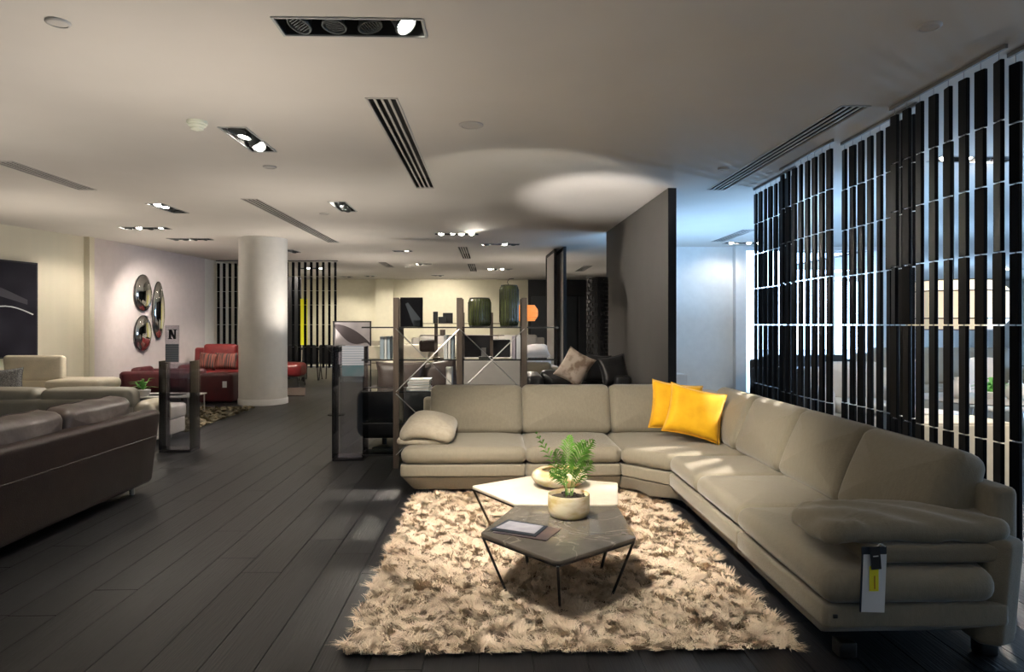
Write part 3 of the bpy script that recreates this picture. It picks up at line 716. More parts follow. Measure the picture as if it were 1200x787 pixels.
# ================================================================ shaggy rug
RX0, RX1, RY0, RY1 = -.68, 1.42, 3.10, 6.02
rug = thing('shaggy_rug', 'shaggy long-pile beige rug under the pentagonal tables', 'rug', ((RX0+RX1)/2, (RY0+RY1)/2, 0))
MB().box(RX0+.03, RX1-.03, RY0+.03, RY1-.03, .0005, .014).build('backing', mat('rug_backing', (.22, .16, .10), .95), rug, org=rug.location)
def shag(N, x0, x1, y0, y1, ln, wd, seed, zc=.012):
    r = np.random.default_rng(seed)
    # tufts: strands share a lean so they read as clumps
    nt_ = N//26; tx = r.uniform(x0, x1, nt_); ty = r.uniform(y0, y1, nt_)
    f1 = np.sin(tx*7.1+ty*3.3)+np.sin(ty*9.7-tx*4.1)+.7*np.sin(tx*17+ty*13)
    la = r.uniform(-PI, PI, nt_); la = np.where(r.random(nt_) < .35, -PI/2+f1*.7, la); lm = r.uniform(.55, 1.2, nt_)
    k = r.integers(0, nt_, N); x = tx[k]+r.normal(0, .012, N); y = ty[k]+r.normal(0, .012, N)
    x = np.clip(x, x0-.005, x1+.005); y = np.clip(y, y0-.005, y1+.005)
    a = la[k]+r.normal(0, .35, N); L = ln*r.uniform(.65, 1.25, N)*(.8+.25*np.sin(tx[k]*23+ty[k]*19)); lean = lm[k]*L
    wv = wd*r.uniform(.6, 1.3, N); ca = np.cos(a); sa = np.sin(a); px = -sa; py = ca
    tipz = np.sqrt(np.maximum(L**2-(lean*.8)**2, (.3*L)**2))
    ts = [0, .35, .72, 1.0]; V = []
    cv = r.normal(0, .3, N)
    for t in ts:
        ww = wv*(1-.85*t**2)/2
        bx = x+ca*lean*t**1.6+px*cv*L*t*t*.5; by = y+sa*lean*t**1.6+py*cv*L*t*t*.5; bz = zc+tipz*(t-.28*t*t*lm[k])
        V.append(np.stack([bx-px*ww, by-py*ww, bz], 1)); V.append(np.stack([bx+px*ww, by+py*ww, bz], 1))
    V = np.stack(V, 1).reshape(-1, 3)       # N*8
    base = (np.arange(N)*8)[:, None]
    F = np.concatenate([base+np.array([[0, 1, 3, 2]]), base+np.array([[2, 3, 5, 4]]), base+np.array([[4, 5, 7, 6]])], 0)
    me = bpy.data.meshes.new('pile'); me.vertices.add(len(V)); me.vertices.foreach_set('co', (V-np.array([rug.location.x, rug.location.y, 0])).ravel() if seed == 3 else V.ravel())
    me.loops.add(F.size); me.loops.foreach_set('vertex_index', F.ravel().astype(np.int32))
    me.polygons.add(len(F)); me.polygons.foreach_set('loop_start', (np.arange(len(F))*4).astype(np.int32))
    me.polygons.foreach_set('loop_total', np.full(len(F), 4, np.int32)); me.polygons.foreach_set('use_smooth', np.ones(len(F), bool))
    at = me.color_attributes.new('shade', 'FLOAT_COLOR', 'POINT')
    tuft = np.clip(.6+.08*np.sin(tx*31+ty*7)[k]+r.normal(0, .15, nt_)[k]+r.normal(0, .12, N), 0, 1)
    cc = np.repeat(tuft, 8)
    at.data.foreach_set('color', np.stack([cc, cc, cc, np.ones_like(cc)], 1).ravel().astype(np.float32))
    me.update(); me.validate(); return me
def pile_mat(name, ca_, cb_):
    m = bpy.data.materials.new(name); m.use_nodes = True; nt = m.node_tree; N = nt.nodes; L = nt.links; b = N['Principled BSDF']
    at = N.new('ShaderNodeAttribute'); at.attribute_name = 'shade'; rp = N.new('ShaderNodeValToRGB')
    rp.color_ramp.elements[0].color = (*ca_, 1); rp.color_ramp.elements[1].color = (*cb_, 1)
    L.new(at.outputs['Fac'], rp.inputs[0]); L.new(rp.outputs[0], b.inputs['Base Color'])
    b.inputs['Roughness'].default_value = .7; b.inputs['Specular IOR Level'].default_value = .25; return m
me = shag(200000, RX0, RX1, RY0, RY1, .060, .0058, 3)
me.materials.append(pile_mat('beige_pile', (.69, .55, .40), (.93, .79, .62)))
po = bpy.data.objects.new('pile', me); C.objects.link(po); po.parent = rug; po['kind'] = 'stuff'

# ================================================================ coffee tables
def penta(name, lab, poly, mt, mtop, legs, z=.36, edge=None):
    c = np.array(poly).mean(0); t = thing(name, lab, 'coffee table', (c[0], c[1], 0), 0, 'pentagonal coffee tables')
    MB().slab(poly, z-.019, z, re=.004, rc=.03, rings=2, prof=2, n=2, m=5).build('tabletop', mtop, t, smooth=True, org=t.location)
    fr = MB(); q = rpoly(poly, .012, .03, 3, 0); pts = [(p[0], p[1], z-.026) for p in q]
    for i in range(len(pts)): fr.bar(pts[i], pts[(i+1) % len(pts)], .013, .012)
    fr.build('frame', mt, t, org=t.location)
    for i, (a_, b_) in enumerate(legs):
        MB().bar((a_[0], a_[1], z-.026), (b_[0], b_[1], .004), .013).build('leg', mt, t, org=t.location)
    return t
def foot(p, c, k=.42): return (p[0]+(c[0]-p[0])*k, p[1]+(c[1]-p[1])*k)
dk = [P(563, 624, .36), P(653.5, 658, .36), P(745.5, 629, .36), P(724, 593, .36), P(604, 592, .36)]
cdk = np.array(dk).mean(0); lg = []
for p, kk in zip(dk, (.33, .5, .33, .33, .33)):
    q = foot(p, cdk, .03); lg.append((q, foot(p, cdk, kk if kk != .5 else .55)))
penta('coffee_table', 'dark grey marble pentagonal coffee table, the nearer of the two', dk, M_['dark_m'], M_['marble'], lg)
wt = [P(552, 569, .36), P(604, 590.3, .36), P(724, 591, .36), P(724, 565, .36), P(623, 557, .36)]
cwt = np.array(wt).mean(0); lg = [(foot(p, cwt, .03), foot(p, cwt, .33)) for p in wt]
penta('coffee_table', 'cream stone pentagonal coffee table, the farther of the two', wt, M_['bronze'], M_['white_top'], lg)
# onyx bowl
bx, by = G(655.5, 4.83)
MBp = MB().lathe([(.0001, 0), (.07, .0), (.13, .008), (.175, .03), (.197, .06), (.198, .078), (.185, .10), (.155, .116), (.125, .118), (.118, .112), (.13, .10), (.155, .075), (.14, .04), (.08, .02), (.0001, .016)], 48)
bo = MBp.build('onyx_bowl', M_['onyx'], smooth='all'); bo.location = (bx, by, .361); tag(bo, 'low bulging honey onyx bowl on the cream table', 'bowl')
# planter with palm
bx, by = G(666.5, 4.07)
pl = thing('potted_palm', 'small parlour palm in a honey onyx pot on the marble table', 'plant', (bx, by, .361))
MB().lathe([(.0001, 0), (.098, 0), (.110, .005), (.119, .018), (.123, .035), (.124, .055), (.124, .13), (.121, .134), (.117, .13), (.116, .06), (.0001, .055)], 48).build('pot', M_['onyx'], pl, smooth=True)
MB().lathe([(.0001, .116), (.05, .113), (.114, .108), (.114, .07)][::-1], 32).build('soil', M_['soil'], pl, smooth=True)
r2 = random.Random(5)
for k in range(46):
    a_ = r2.uniform(0, 6.28); q = r2.uniform(0, .10); MB().lathe([(.0001, -.008), (.009, 0), (.0001, .008)], 5, T(q*math.cos(a_), q*math.sin(a_), .118) @ R(r2.random()*3, 'X')).build('pebble', M_['soil'], pl) if k < 24 else None
def frond(name, pts, ln, nl, par, mt, w0=.011, up=.25, start=.35, org=None):
    fb = MB(); P3 = [Vector(p) for p in pts]
    def ev(t):      # quadratic bezier
        a_, b_, c_ = P3; return a_*(1-t)**2+b_*2*t*(1-t)+c_*t*t
    N = 12; cl = [ev(i/N) for i in range(N+1)]; fb.tube(cl, [.0028-.002*i/N for i in range(N+1)], 5)
    for i in range(nl):
        t = start+(1-start)*i/(nl-1); p = ev(t); d = (ev(min(1, t+.02))-ev(t-.02)).normalized()
        side = d.cross(Vector((.25*math.sin(i), 1, 0)))
        if side.length < .1: side = d.cross(Vector((0, 1, 0)))
        side.normalize()
        for sg in (-1, 1):
            L = ln*(math.sin(PI*(.18+.74*(t-start)/(1-start))))*r2.uniform(.85, 1.12)
            dr = (side*sg*1.0+d*(.55+.7*(t-start))+Vector((0, 0, up*r2.uniform(.2, 1)))).normalized()
            wv = dr.cross(Vector((.2, 1, .1))).normalized()*w0/2
            m1 = p+dr*L*.5+Vector((0, 0, .006)); e = p+dr*L-Vector((0, 0, L*.18))
            fb.add([p-wv*.3, p+wv*.3, m1-wv, m1+wv, e, m1+Vector((0, 0, -.002))], [(0, 1, 3, 2), (2, 3, 4), (0, 2, 5), (1, 5, 3)])
    return fb.build(name, mt, par)
def U(px, py, D): x, y = G(px, D); return Vector((x-bx, y-by, ZH(py, D)-.361))
O = Vector((0, 0, .11))
for (a_, mid, tip, L, nl) in [((.0, 0), (655, 553, 4.05), (629, 508, 4.0), .055, 11), ((.01, .0), (668, 545, 4.07), (694, 517, 4.0), .095, 15), ((.02, .01), (672, 550, 4.12), (684, 518, 4.15), .095, 15),
                        ((-.01, .01), (662, 540, 4.1), (668, 512, 4.2), .085, 14), ((.015, -.01), (676, 556, 4.0), (692, 541, 3.9), .08, 13), ((-.015, -.01), (660, 550, 4.0), (652, 528, 3.9), .075, 12), ((.0, .02), (665, 560, 4.15), (646, 553, 4.2), .07, 11)]:
    frond('frond', [(a_[0], a_[1], .11), U(*mid), U(*tip)], L, nl, pl, M_['leaf'])
# brochures
def flat(name, lab, cat, pxs, z, h, mt, grp=None):
    poly = [P(x, y, z) for x, y in pxs]; c = np.array(poly).mean(0); t = thing(name, lab, cat, (c[0], c[1], z-h/2), 0, grp); return t, poly, c
t, poly, c = flat('brochure', 'dark brochure with a purple-brown cover, lower one on marble table', 'brochure', [(577, 623), (640, 633), (657, 619), (597, 610)], .365, .004, None, 'brochures')
t.location.z = .3605
MB().slab(poly, .3605, .3655, re=.001, rc=.002, rings=1, prof=1, n=0, m=1).build('cover', mat('dark_brochure', (.06, .05, .065), .3, (.14, .09, .08), sc=9), t, org=t.location)
t, poly, c = flat('brochure', 'pale brochure with a faint picture, lying on top of dark one', 'brochure', [(574, 620), (628, 628), (642, 616), (595, 608)], .37, .004, None, 'brochures')
t.location.z = .366
MB().slab(poly, .366, .370, re=.001, rc=.002, rings=1, prof=1, n=0, m=1).build('cover', M_['navy'], t, org=t.location)
q = [P(x, y, .371) for x, y in [(581, 618), (626, 625), (637, 616), (597, 610)]]
MB().slab(q, .370, .3712, re=.0004, rc=.001, rings=1, prof=1, n=0, m=1).build('printed_page', mat('page_print', (.40, .41, .45), .4, (.30, .30, .36), sc=14), t, org=t.location)
# ================================================================ shelving unit
SY = 7.14
def gx(px, D=SY): return G(px, D)[0]
sx = [gx(464.5), gx(538.5), gx(614.5)]; y0s = G(500, SY)[1]
SL = [1.475, 1.135, .80, .47, .14]
sh = thing('shelving_unit', 'open shelving with dark wooden posts and glass shelves behind sofa', 'shelving', (sx[1], y0s+.2, 0)); SH = sh.location
for x in sx:
    for yy in (y0s, y0s+.36):
        MB().rbox(x-.030, x+.030, yy-.02, yy+.02, 0, 1.78, r=.004).build('post', M_['wood'], sh, org=SH)
    cb = MB()
    for z in SL: cb.rbox(x-.02, x+.02, y0s+.02, y0s+.34, z-.030, z-.008, r=.003)
    cb.build('crossbar', M_['dark_m'], sh, org=SH)
xl, xr = gx(424), gx(655)
for z in SL:
    s_ = MB().rbox(xl, xr, y0s+.01, y0s+.35, z-.008, z, r=.002).build('glass_shelf', M_['glass_top'], sh, org=SH)
    MB().box(xl, xr, y0s+.002, y0s+.010, z-.014, z+.001).build('edge_strip', M_['dark_m'], s_, org=None).location = (-SH.x, -SH.y, 0)
def rod(a_, b_):
    MB().tube([a_, b_], .006, 6).build('brace_rod', M_['steel'], sh, org=SH)
for i in range(2):
    for (zt, zb_) in ((SL[0]-.02, SL[2]-.0), (SL[2]-.02, SL[4])):
        for yy in (y0s-.022,):
            rod((sx[i]+.0, yy, zt), (sx[i+1], yy+.0, zb_)); rod((sx[i], yy+.006, zb_), (sx[i+1], yy+.006, zt))
def bk(name, lab, cat, mb, mt, loc, grp=None, rz=0, tilt=0):
    o = mb.build(name, mt, None, smooth=False); o.location = loc; o.rotation_euler = (0, tilt, rz); return tag(o, lab, cat, grp)
def book(lab, px0, px1, pyt, zb_, dep, mt, grp, pages=True, D=7.35, tilt=0):
    xa = gx(px0, D); xb_ = gx(px1, D); h = ZH(pyt, D)-zb_; ww = xb_-xa
    t = thing('book', lab, 'book', ((xa+xb_)/2, y0s+.07, zb_+.001), 0, grp)
    t.rotation_euler = (0, tilt, 0)
    c = MB().box(-ww/2, -ww/2+.003, 0, dep, 0, h).box(ww/2-.003, ww/2, 0, dep, 0, h).box(-ww/2, ww/2, 0, .004, 0, h)
    c.build('cover', M_[mt], t); MB().box(-ww/2+.003, ww/2-.003, .004, dep-.004, .004, h-.005).build('pages', M_['page'], t)
g_ = 'upright books on the middle shelf'
book('slate grey book, leftmost of upright books left of first wooden post', 448, 452.6, 394, SL[1], .2, 'book_b', g_)
book('white spined book between grey and blue books, left of first post', 452.9, 455.6, 395, SL[1], .2, 'book_w', g_)
book('blue grey book touching the first wooden post of shelving', 455.9, 459.6, 393.5, SL[1], .2, 'book_b', g_)
book('pale book, left of three beside the middle post', 521, 525.4, 392.5, SL[1], .2, 'book_w', g_)
book('white book in the middle of three beside middle post', 525.8, 529.2, 394, SL[1], .2, 'page', g_)
book('pale teal-edged book, right of three beside middle post', 529.6, 532.6, 393, SL[1], .2, 'book_b', g_)
book('lavender book, left of two near the right wooden post', 600, 603.8, 393.6, SL[1], .2, 'lavender', g_)
book('pale lilac wide book, right of two near right wooden post', 604.4, 609.6, 392.4, SL[1], .2, 'paper', g_)
book('single tall white book standing on the shelf just above sofa back', 523.5, 530.5, 429.5, SL[2], .2, 'page', 'books on the lower shelf')
zz = SL[2]+.001
for k, (a0, a1, hh, mt, lb) in enumerate([(478, 504.5, .034, 'book_b', 'blue grey large book, bottom of lying stack'), (479.5, 503.8, .028, 'book_w', 'white large book, second from bottom of lying stack'), (478.8, 504, .026, 'book_t', 'teal grey large book, third from bottom of lying stack'), (481, 504.8, .030, 'book_w', 'white large book on top of the lying stack')]):
    xa, xb_ = gx(a0, 7.3), gx(a1, 7.3); t = thing('book', lb, 'book', ((xa+xb_)/2, y0s+.18, zz), random.uniform(-.06, .06), 'lying books on the lower shelf'); ww = (xb_-xa)/2
    MB().box(-ww, ww, -.13, .13, 0, .003).box(-ww, ww, -.13, .13, hh-.003, hh).box(-ww, -ww+.003, -.13, .13, 0, hh).build('cover', M_[mt], t)
    MB().box(-ww+.003, ww-.005, -.125, .125, .003, hh-.003).build('pages', M_['page'], t); zz += hh+.001
# black glossy block with a grey facet print
x0, x1 = gx(469.5, 7.35), gx(495.5, 7.35)
t = thing('picture_block', 'black square picture with a grey slanted shape on top shelf', 'picture', ((x0+x1)/2, y0s+.2, SL[0]+.001)); ww = (x1-x0)/2; hh = ZH(348.5, 7.35)-SL[0]
MB().rbox(-ww, ww, -.015, .015, 0, hh, r=.003).build('panel', mat('gloss_black_picture', (.004, .004, .005), .3, spec=.2), t)
MB().add([(-ww*.55, -.017, hh*.78), (-ww*.30, -.017, hh*.82), (ww*.80, -.017, hh*.28), (ww*.72, -.017, hh*.02), (ww*.2, -.017, hh*.02)], [(0, 4, 3, 2, 1)]).build('printed_shape', mat('grey_print', (.035, .042, .05), .4), t)
# ribbed glass shades
def ribbed(px0, px1, pyt, lab, D=7.33, nr=26):
    x0, x1 = gx(px0, D), gx(px1, D); r = (x1-x0)/2; h = ZH(pyt, D)-SL[0]
    t = thing('ribbed_glass_shade', lab, 'lamp shade', ((x0+x1)/2, y0s+.19, SL[0]+.001), 0, 'ribbed glass shades')
    pr_ = MB(); n = nr*4; vs = []; fs = []
    prof = [(.90, 0), (.97, .03), (1, .06), (1, h-.05), (.95, h-.02), (.86, h)]
    for rr, z in prof:
        for j in range(n):
            a_ = 2*PI*j/n; q = r*rr*(1-.06*(1 if j % 4 in (0,) else (.3 if j % 4 in (1, 3) else 0))); vs.append((q*math.cos(a_), q*math.sin(a_), z))
    for i in range(len(prof)-1):
        for j in range(n): fs.append((i*n+j, i*n+(j+1) % n, (i+1)*n+(j+1) % n, (i+1)*n+j))
    pr_.add(vs, fs).build('ribbed_wall', M_['green_glass'], t, smooth=True)
    MB().lathe([(r*.84, h-.004), (r*.87, h-.004), (r*.87, h+.006), (r*.84, h+.006)], 40, close=True).build('rim', M_['dark_m'], t)
    MB().lathe([(r*.86, 0), (r*.92, 0), (r*.92, .012), (r*.86, .012)], 40, close=True).build('foot_ring', M_['dark_m'], t)
    for k in range(nr):
        a_ = 2*PI*(k+.5)/nr; MB().tube([(r*1.0*math.cos(a_), r*1.0*math.sin(a_), .05), (r*1.0*math.cos(a_), r*1.0*math.sin(a_), h-.04)], .0028, 4).build('rib', M_['dark_m'], t)
    return t, r, h
ribbed(548.5, 575.5, 349.5, 'shorter dark olive ribbed glass shade on top shelf')
t, r, h = ribbed(585.3, 608, 334.5, 'taller dark olive ribbed glass shade on top shelf', nr=22)
MB().tube([(0, 0, h), (-.02, 0, h+.04), (.0, 0, h+.07), (.05, 0, h+.075)], .004, 5).build('wire_hook', M_['dark_m'], t)
def bxo(name, lab, cat, px0, px1, pyt, zb_, D, dep, mt, grp=None, r=.003):
    xa, ya = G(px0, D); xb_, _ = G(px1, D); hh = ZH(pyt, D)-zb_; ww = (xb_-xa)/2
    o = MB().rbox(-ww, ww, 0, dep, 0, hh, r=min(r, hh*.3, ww*.4)).build(name, M_[mt] if isinstance(mt, str) else mt, None, smooth=False); o.location = ((xa+xb_)/2, ya, zb_+.001); return tag(o, lab, cat, grp)
bxo('tray', 'thin dark tray on the middle shelf between right posts', 'tray', 561, 577, 418.2, SL[1], 7.3, .15, 'dark_m')
bxo('candle_holder', 'small grey block standing on dark tray, middle shelf', 'holder', 564, 569.5, 407.5, SL[1]+.015, 7.3+.03, .04, 'putty')
bxo('small_tray', 'flat dark object lying left of pale books, middle shelf', 'tray', 507, 516, 418.8, SL[1], 7.3, .1, 'bronze')

# ================================================================ generic sofas
def gsofa(lab, loc, rz, wd, dep, seats, mt, seat_h=.42, back_h=.78, arm_h=.58, arm_w=.2, backs=True, arms=(1, 1), legm='dark_m', cat='sofa', name='sofa', grp=None, cush=None, leg_h=.1, backth=.2, cm=None, bcm=None):
    """front faces -y in local space; origin at the centre of the footprint"""
    t = thing(name, lab, cat, (*loc, 0), rz, grp); hw = wd/2; hd = dep/2; K = dict(prof=3, rings=3, m=3, n=4)
    MB().slab([(-hw, -hd+.03), (hw, -hd+.03), (hw, hd), (-hw, hd)], leg_h, seat_h-.14, re=.02, rc=.05, **K).build('base', mt, t, smooth=True)
    xa = -hw+(arm_w if arms[0] else 0); xb_ = hw-(arm_w if arms[1] else 0); sw = (xb_-xa)/seats
    for i in range(seats):
        MB().slab([(xa+i*sw+.004, -hd), (xa+(i+1)*sw-.004, -hd), (xa+(i+1)*sw-.004, hd-backth), (xa+i*sw+.004, hd-backth)], seat_h-.15, seat_h, re=.045, rc=.05, pt=.02, prof=3, rings=4, m=3, n=4).build('seat_cushion', cm or mt, t, smooth=True)
    if backs:
        MB().slab([(-hw, hd-backth), (hw, hd-backth), (hw, hd), (-hw, hd)], leg_h+.02, back_h-.06, re=.05, rc=.08, warp=lambda v: (v[0], v[1]+.09*max(0, v[2]-.3), v[2]), **K).build('back', mt, t, smooth=True)
        for i in range(seats):
            MB().slab([(xa+i*sw+.005, 0), (xa+(i+1)*sw-.005, 0), (xa+(i+1)*sw-.005, back_h-seat_h+.05), (xa+i*sw+.005, back_h-seat_h+.05)], -.10, .10, re=.06, rc=.07, pt=.03, pb=.02, prof=3, rings=4, m=3, n=4,
                      M=T(0, hd-backth-.03, seat_h-.02) @ R(PI/2-.16, 'X')).build('back_cushion', bcm or cm or mt, t, smooth=True)
    for s_, on in zip((-1, 1), arms):
        if on:
            xa_ = s_*hw-(arm_w if s_ > 0 else 0)
            MB().slab([(xa_, -hd), (xa_+arm_w, -hd), (xa_+arm_w, hd), (xa_, hd)], leg_h, arm_h, re=.06, rc=.06, pt=.01, prof=3, rings=3, m=3, n=4).build('armrest', mt, t, smooth=True)
    for a_ in (-1, 1):
        for b_ in (-1, 1): MB().rbox(a_*(hw-.1)-.02, a_*(hw-.1)+.02, b_*(hd-.12)-.02, b_*(hd-.12)+.02, 0, leg_h+.01, r=.004).build('leg', M_[legm], t)
    return t

# dark brown leather sofa in the left foreground: its back is to us
bs = thing('leather_sofa', 'dark brown leather sofa seen from behind, at left foreground', 'sofa', (-3.6, 5.0, 0)); BO = bs.location
def bb_(mb, n, mt, sm=True): return mb.build(n, M_[mt], bs, smooth=sm, org=BO)
lean = lambda v: (v[0]+.09*max(0, v[2]-.08)-.03, v[1]+(.07*max(0, v[2]-.1) if v[1] > 6.0 else 0), v[2])
bb_(MB().slab([(-3.24, 3.7), (-3.075, 3.7), (-3.05, 6.30), (-3.24, 6.30)], .075, .725, re=.045, rc=.05, prof=5, rings=2, m=4, n=10, warp=lean), 'back_shell', 'brown')
sm_ = MB().tube([(-3.034, y, .50) for y in (3.75, 4.5, 5.3, 6.0, 6.26)], .0035, 5); 
for vi in range(len(sm_.v)): v = sm_.v[vi]; sm_.v[vi] = (v[0]+.012-(6.3-v[1])*.0096, v[1], v[2])
bb_(sm_, 'seam', 'brown')
bb_(MB().slab([(-4.05, 3.7), (-3.1, 3.7), (-3.1, 6.24), (-4.05, 6.24)], .08, .29, re=.03, rc=.05, rings=2), 'base', 'brown')
bb_(MB().slab([(-4.05, 6.03), (-3.15, 6.03), (-3.15, 6.28), (-4.05, 6.28)], .09, .56, re=.06, rc=.06, rings=3), 'armrest', 'brown')
for k in range(3): bb_(MB().slab([(-4.06, 3.72+k*.76), (-3.4, 3.72+k*.76), (-3.4, 4.47+k*.76), (-4.06, 4.47+k*.76)], .28, .44, re=.05, rc=.06, pt=.02, rings=3), 'seat_cushion', 'brown_c')
def brown_c(y0, y1, top, sd):
    ww = y1-y0
    wr = random.Random(sd); ph = wr.random()*6
    def wp(v):
        x, y, z = v; return (x+.006*math.sin(y*17+ph)*math.sin(x*11), y+.004*math.sin(x*21), z+.005*math.sin(x*15+ph+y*7)+.003*math.sin(x*47+y*33))
    Mx = T(-3.30, (y0+y1)/2, .43) @ R(PI/2, 'Z') @ R(PI/2+.10, 'X')
    o = bb_(MB().slab([(-ww/2, 0), (ww/2, 0), (ww/2, top-.43), (-ww/2, top-.43)], -.13, .11, re=.075, rc=.08, pt=.03, pb=.03, prof=5, rings=6, m=5, n=12, warp=wp, M=Mx), 'back_cushion', 'brown_c')
    e = MB(); rr = rpoly([(-ww/2, 0), (ww/2, 0), (ww/2, top-.43), (-ww/2, top-.43)], .0, .08, 5, 10)
    pts = [Mx @ Vector(wp((p[0], p[1], -.075))) for p in rr]; pts.append(pts[0]); e.tube(pts, .005, 5).build('piping', M_['brown'], o, smooth=True, org=BO)
brown_c(5.17, 6.10, .875, 1); brown_c(4.28, 5.15, .87, 2); brown_c(3.75, 4.26, .86, 3)
for x, y in ((-3.18, 6.12), (-3.9, 6.12), (-3.18, 3.9), (-3.9, 3.9)): bb_(MB().lathe([(.022, 0), (.022, .085)], 16, T(x, y, 0)), 'leg', 'steel')

# greige-and-white sofa behind it, facing away, with a chaise end
gs = thing('leather_sofa', 'white leather sofa with greige back, behind the brown sofa', 'sofa', (-5.3, 8.6, 0)); go = gs.location
def g2(mb, n, mt): return mb.build(n, M_[mt], gs, smooth=True, org=go)
xe = G(160, 7.85)[0]
g2(MB().slab([(-7.6, 7.75), (xe-.02, 7.75), (xe-.02, 7.98), (-7.6, 7.98)], .08, .66, re=.05, rc=.07, rings=2, n=8), 'back', 'greige')
xm = G(53, 7.8)[0]
for a_, b_ in ((-7.6, xm-1.15), (xm-1.14, xm-.01), (xm, xe)):
    if b_ < a_: continue
    g2(MB().slab([(a_, 7.80), (b_, 7.80), (b_, 8.12), (a_, 8.12)], .52, .775, re=.09, rc=.09, pt=.015, rings=4, prof=4, n=8), 'head_cushion', 'greige')
ce0 = P(187, 520); ce1 = P(213, 509)
g2(MB().slab([(-7.6, 8.0), (ce0[0], 8.0), (ce0[0], ce1[1]), (-7.6, ce1[1])], .06, .26, re=.02, rc=.03, rings=2, n=4), 'base', 'white_l')
for a_, b_ in ((-7.6, -6.4), (-6.39, -5.2)): g2(MB().slab([(a_, 8.1), (b_, 8.1), (b_, ce1[1]+.02), (a_, ce1[1]+.02)], .26, .44, re=.04, rc=.05, pt=.02, rings=3), 'seat_cushion', 'white_l')
g2(MB().slab([(-5.19, 8.05), (ce0[0]+.01, 8.05), (ce0[0]+.01, ce1[1]+.02), (-5.19, ce1[1]+.02)], .255, .44, re=.035, rc=.05, pt=.02, rings=3), 'seat_cushion', 'white_l')['label'] = 'white chaise end'
g2(MB().slab([(xe-.10, 7.95), (xe+.16, 7.95), (xe+.16, 8.55), (xe-.10, 8.55)], .30, .60, re=.09, rc=.09, pt=.02, rings=3, prof=4), 'armrest', 'cream_l')
for x, y in ((ce0[0]-.1, 8.2), (ce0[0]-.1, 9.2), (-7.3, 8.0), (-7.3, 9.2)): g2(MB().lathe([(.02, 0), (.02, .07)], 12, T(x, y, 0)), 'leg', 'steel')

# cream leather sofa with raised headrest, by the wall
D0 = 10.9
x0 = -7.72; x1 = G(143, D0)[0]; yb0 = 10.7
cs = thing('leather_sofa', 'cream leather sofa with a raised headrest under the dark artwork', 'sofa', ((x0+x1)/2, yb0, 0)); co_ = cs.location
def c2(mb, n, mt='cream_l'): return mb.build(n, M_[mt], cs, smooth=True, org=co_)
c2(MB().slab([(x0, 10.3), (x1, 10.3), (x1, 11.15), (x0, 11.15)], .10, .32, re=.03, rc=.05, rings=2), 'base')
xh0, xh1 = G(20, 11)[0], G(84, 11)[0]
for a_, b_ in ((x0, xh0), (xh0+.01, xh1), (xh1+.01, x1-.0)):
    c2(MB().slab([(a_, 10.28), (b_, 10.28), (b_, 10.95), (a_, 10.95)], .31, .50, re=.05, rc=.05, pt=.02, rings=3), 'seat_cushion')
c2(MB().slab([(x0, 10.98), (x1-.1, 10.98), (x1-.1, 11.2), (x0, 11.2)], .3, .66, re=.06, rc=.06, rings=3, n=6), 'back')
c2(MB().slab([(xh0-.02, 0), (xh1+.0, 0), (xh1-.06, .42), (xh0-.14, .42)], -.07, .07, re=.05, rc=.06, rings=3, M=T(0, 11.02, .60) @ R(PI/2-.28, 'X')), 'headrest')
c2(MB().slab([(x0, 10.6), (xh0-.05, 10.6), (xh0-.05, 11.0), (x0, 11.0)], .50, .76, re=.08, rc=.08, pt=.02, rings=3), 'headrest')
c2(MB().slab([(G(86, 11)[0], 10.45), (x1, 10.40), (x1, 11.1), (G(86, 11)[0], 11.1)], .50, .66, re=.06, rc=.07, pt=.01, rings=3), 'armrest')
for x, y in ((x0+.1, 10.4), (x1-.1, 10.4), (x0+.1, 11.1), (x1-.1, 11.1)): c2(MB().lathe([(.02, 0), (.02, .11)], 12, T(x, y, 0)), 'leg', 'steel')
xx, yy = G(6, 9.9); cushion('grey speckled cushion at the left edge, on the cream sofas', 'throw_cushion', (xx, 10.12, .66), .48, .40, .14, .1, .2, .1, M_['greyfab'])

# abstract dark artwork on the left wall
def onwall(px, w0=(-9.25, 6.0), w1=(-7.97, 11.29)):
    # intersection of the camera ray with the wall line
    dx, dy = G(px, 1.0); ax, ay = w0; ex, ey = w1[0]-w0[0], w1[1]-w0[1]
    k = (ax*ey-ay*ex)/(dx*ey-dy*ex); return dx*k, dy*k, (dx*k)*-math.sin(0)+k
WA = ((-7.97, 11.29), (-7.55, 13.03))
p1 = onwall(40.5, *WA); d = Vector((.2414, 1, 0)).normalized(); ZT, ZBt = ZH(308, p1[2]), ZH(418, p1[2]); WD = 1.9
art = thing('artwork', 'dark framed abstract artwork with one pale curve, left wall', 'artwork', (p1[0]-d.x*WD/2+.03, p1[1]-d.y*WD/2, (ZT+ZBt)/2), math.atan2(d.y, d.x))
hh = (ZT-ZBt)/2
MB().box(-WD/2, WD/2, -.03, .0, -hh, hh).build('frame', M_['ink'], art)
am = mat('artwork_print', (.005, .005, .009), .6, (.022, .021, .030), sc=1.2, detail=1, spec=.08)
MB().box(-WD/2+.03, WD/2-.03, -.034, -.03, -hh+.03, hh-.03).build('canvas', am, art)
pts = [(-.95+.1*i, -.037, -.30+.20*math.sin((i-6)*.26)+.012*i) for i in range(0, 19)]
MB().tube(pts, .010, 6).build('painted_curve', M_['book_w'], art)
MB().add([(-.9+.15*i, -.036, .25+.18*math.sin(i*.33)) for i in range(12)]+[(-.9+.15*i, -.036, .14+.12*math.sin(i*.33)) for i in range(12)], [(i, i+12, i+13, i+1) for i in range(11)]).build('painted_band', mat('slate_print', (.022, .021, .03), .5), art)

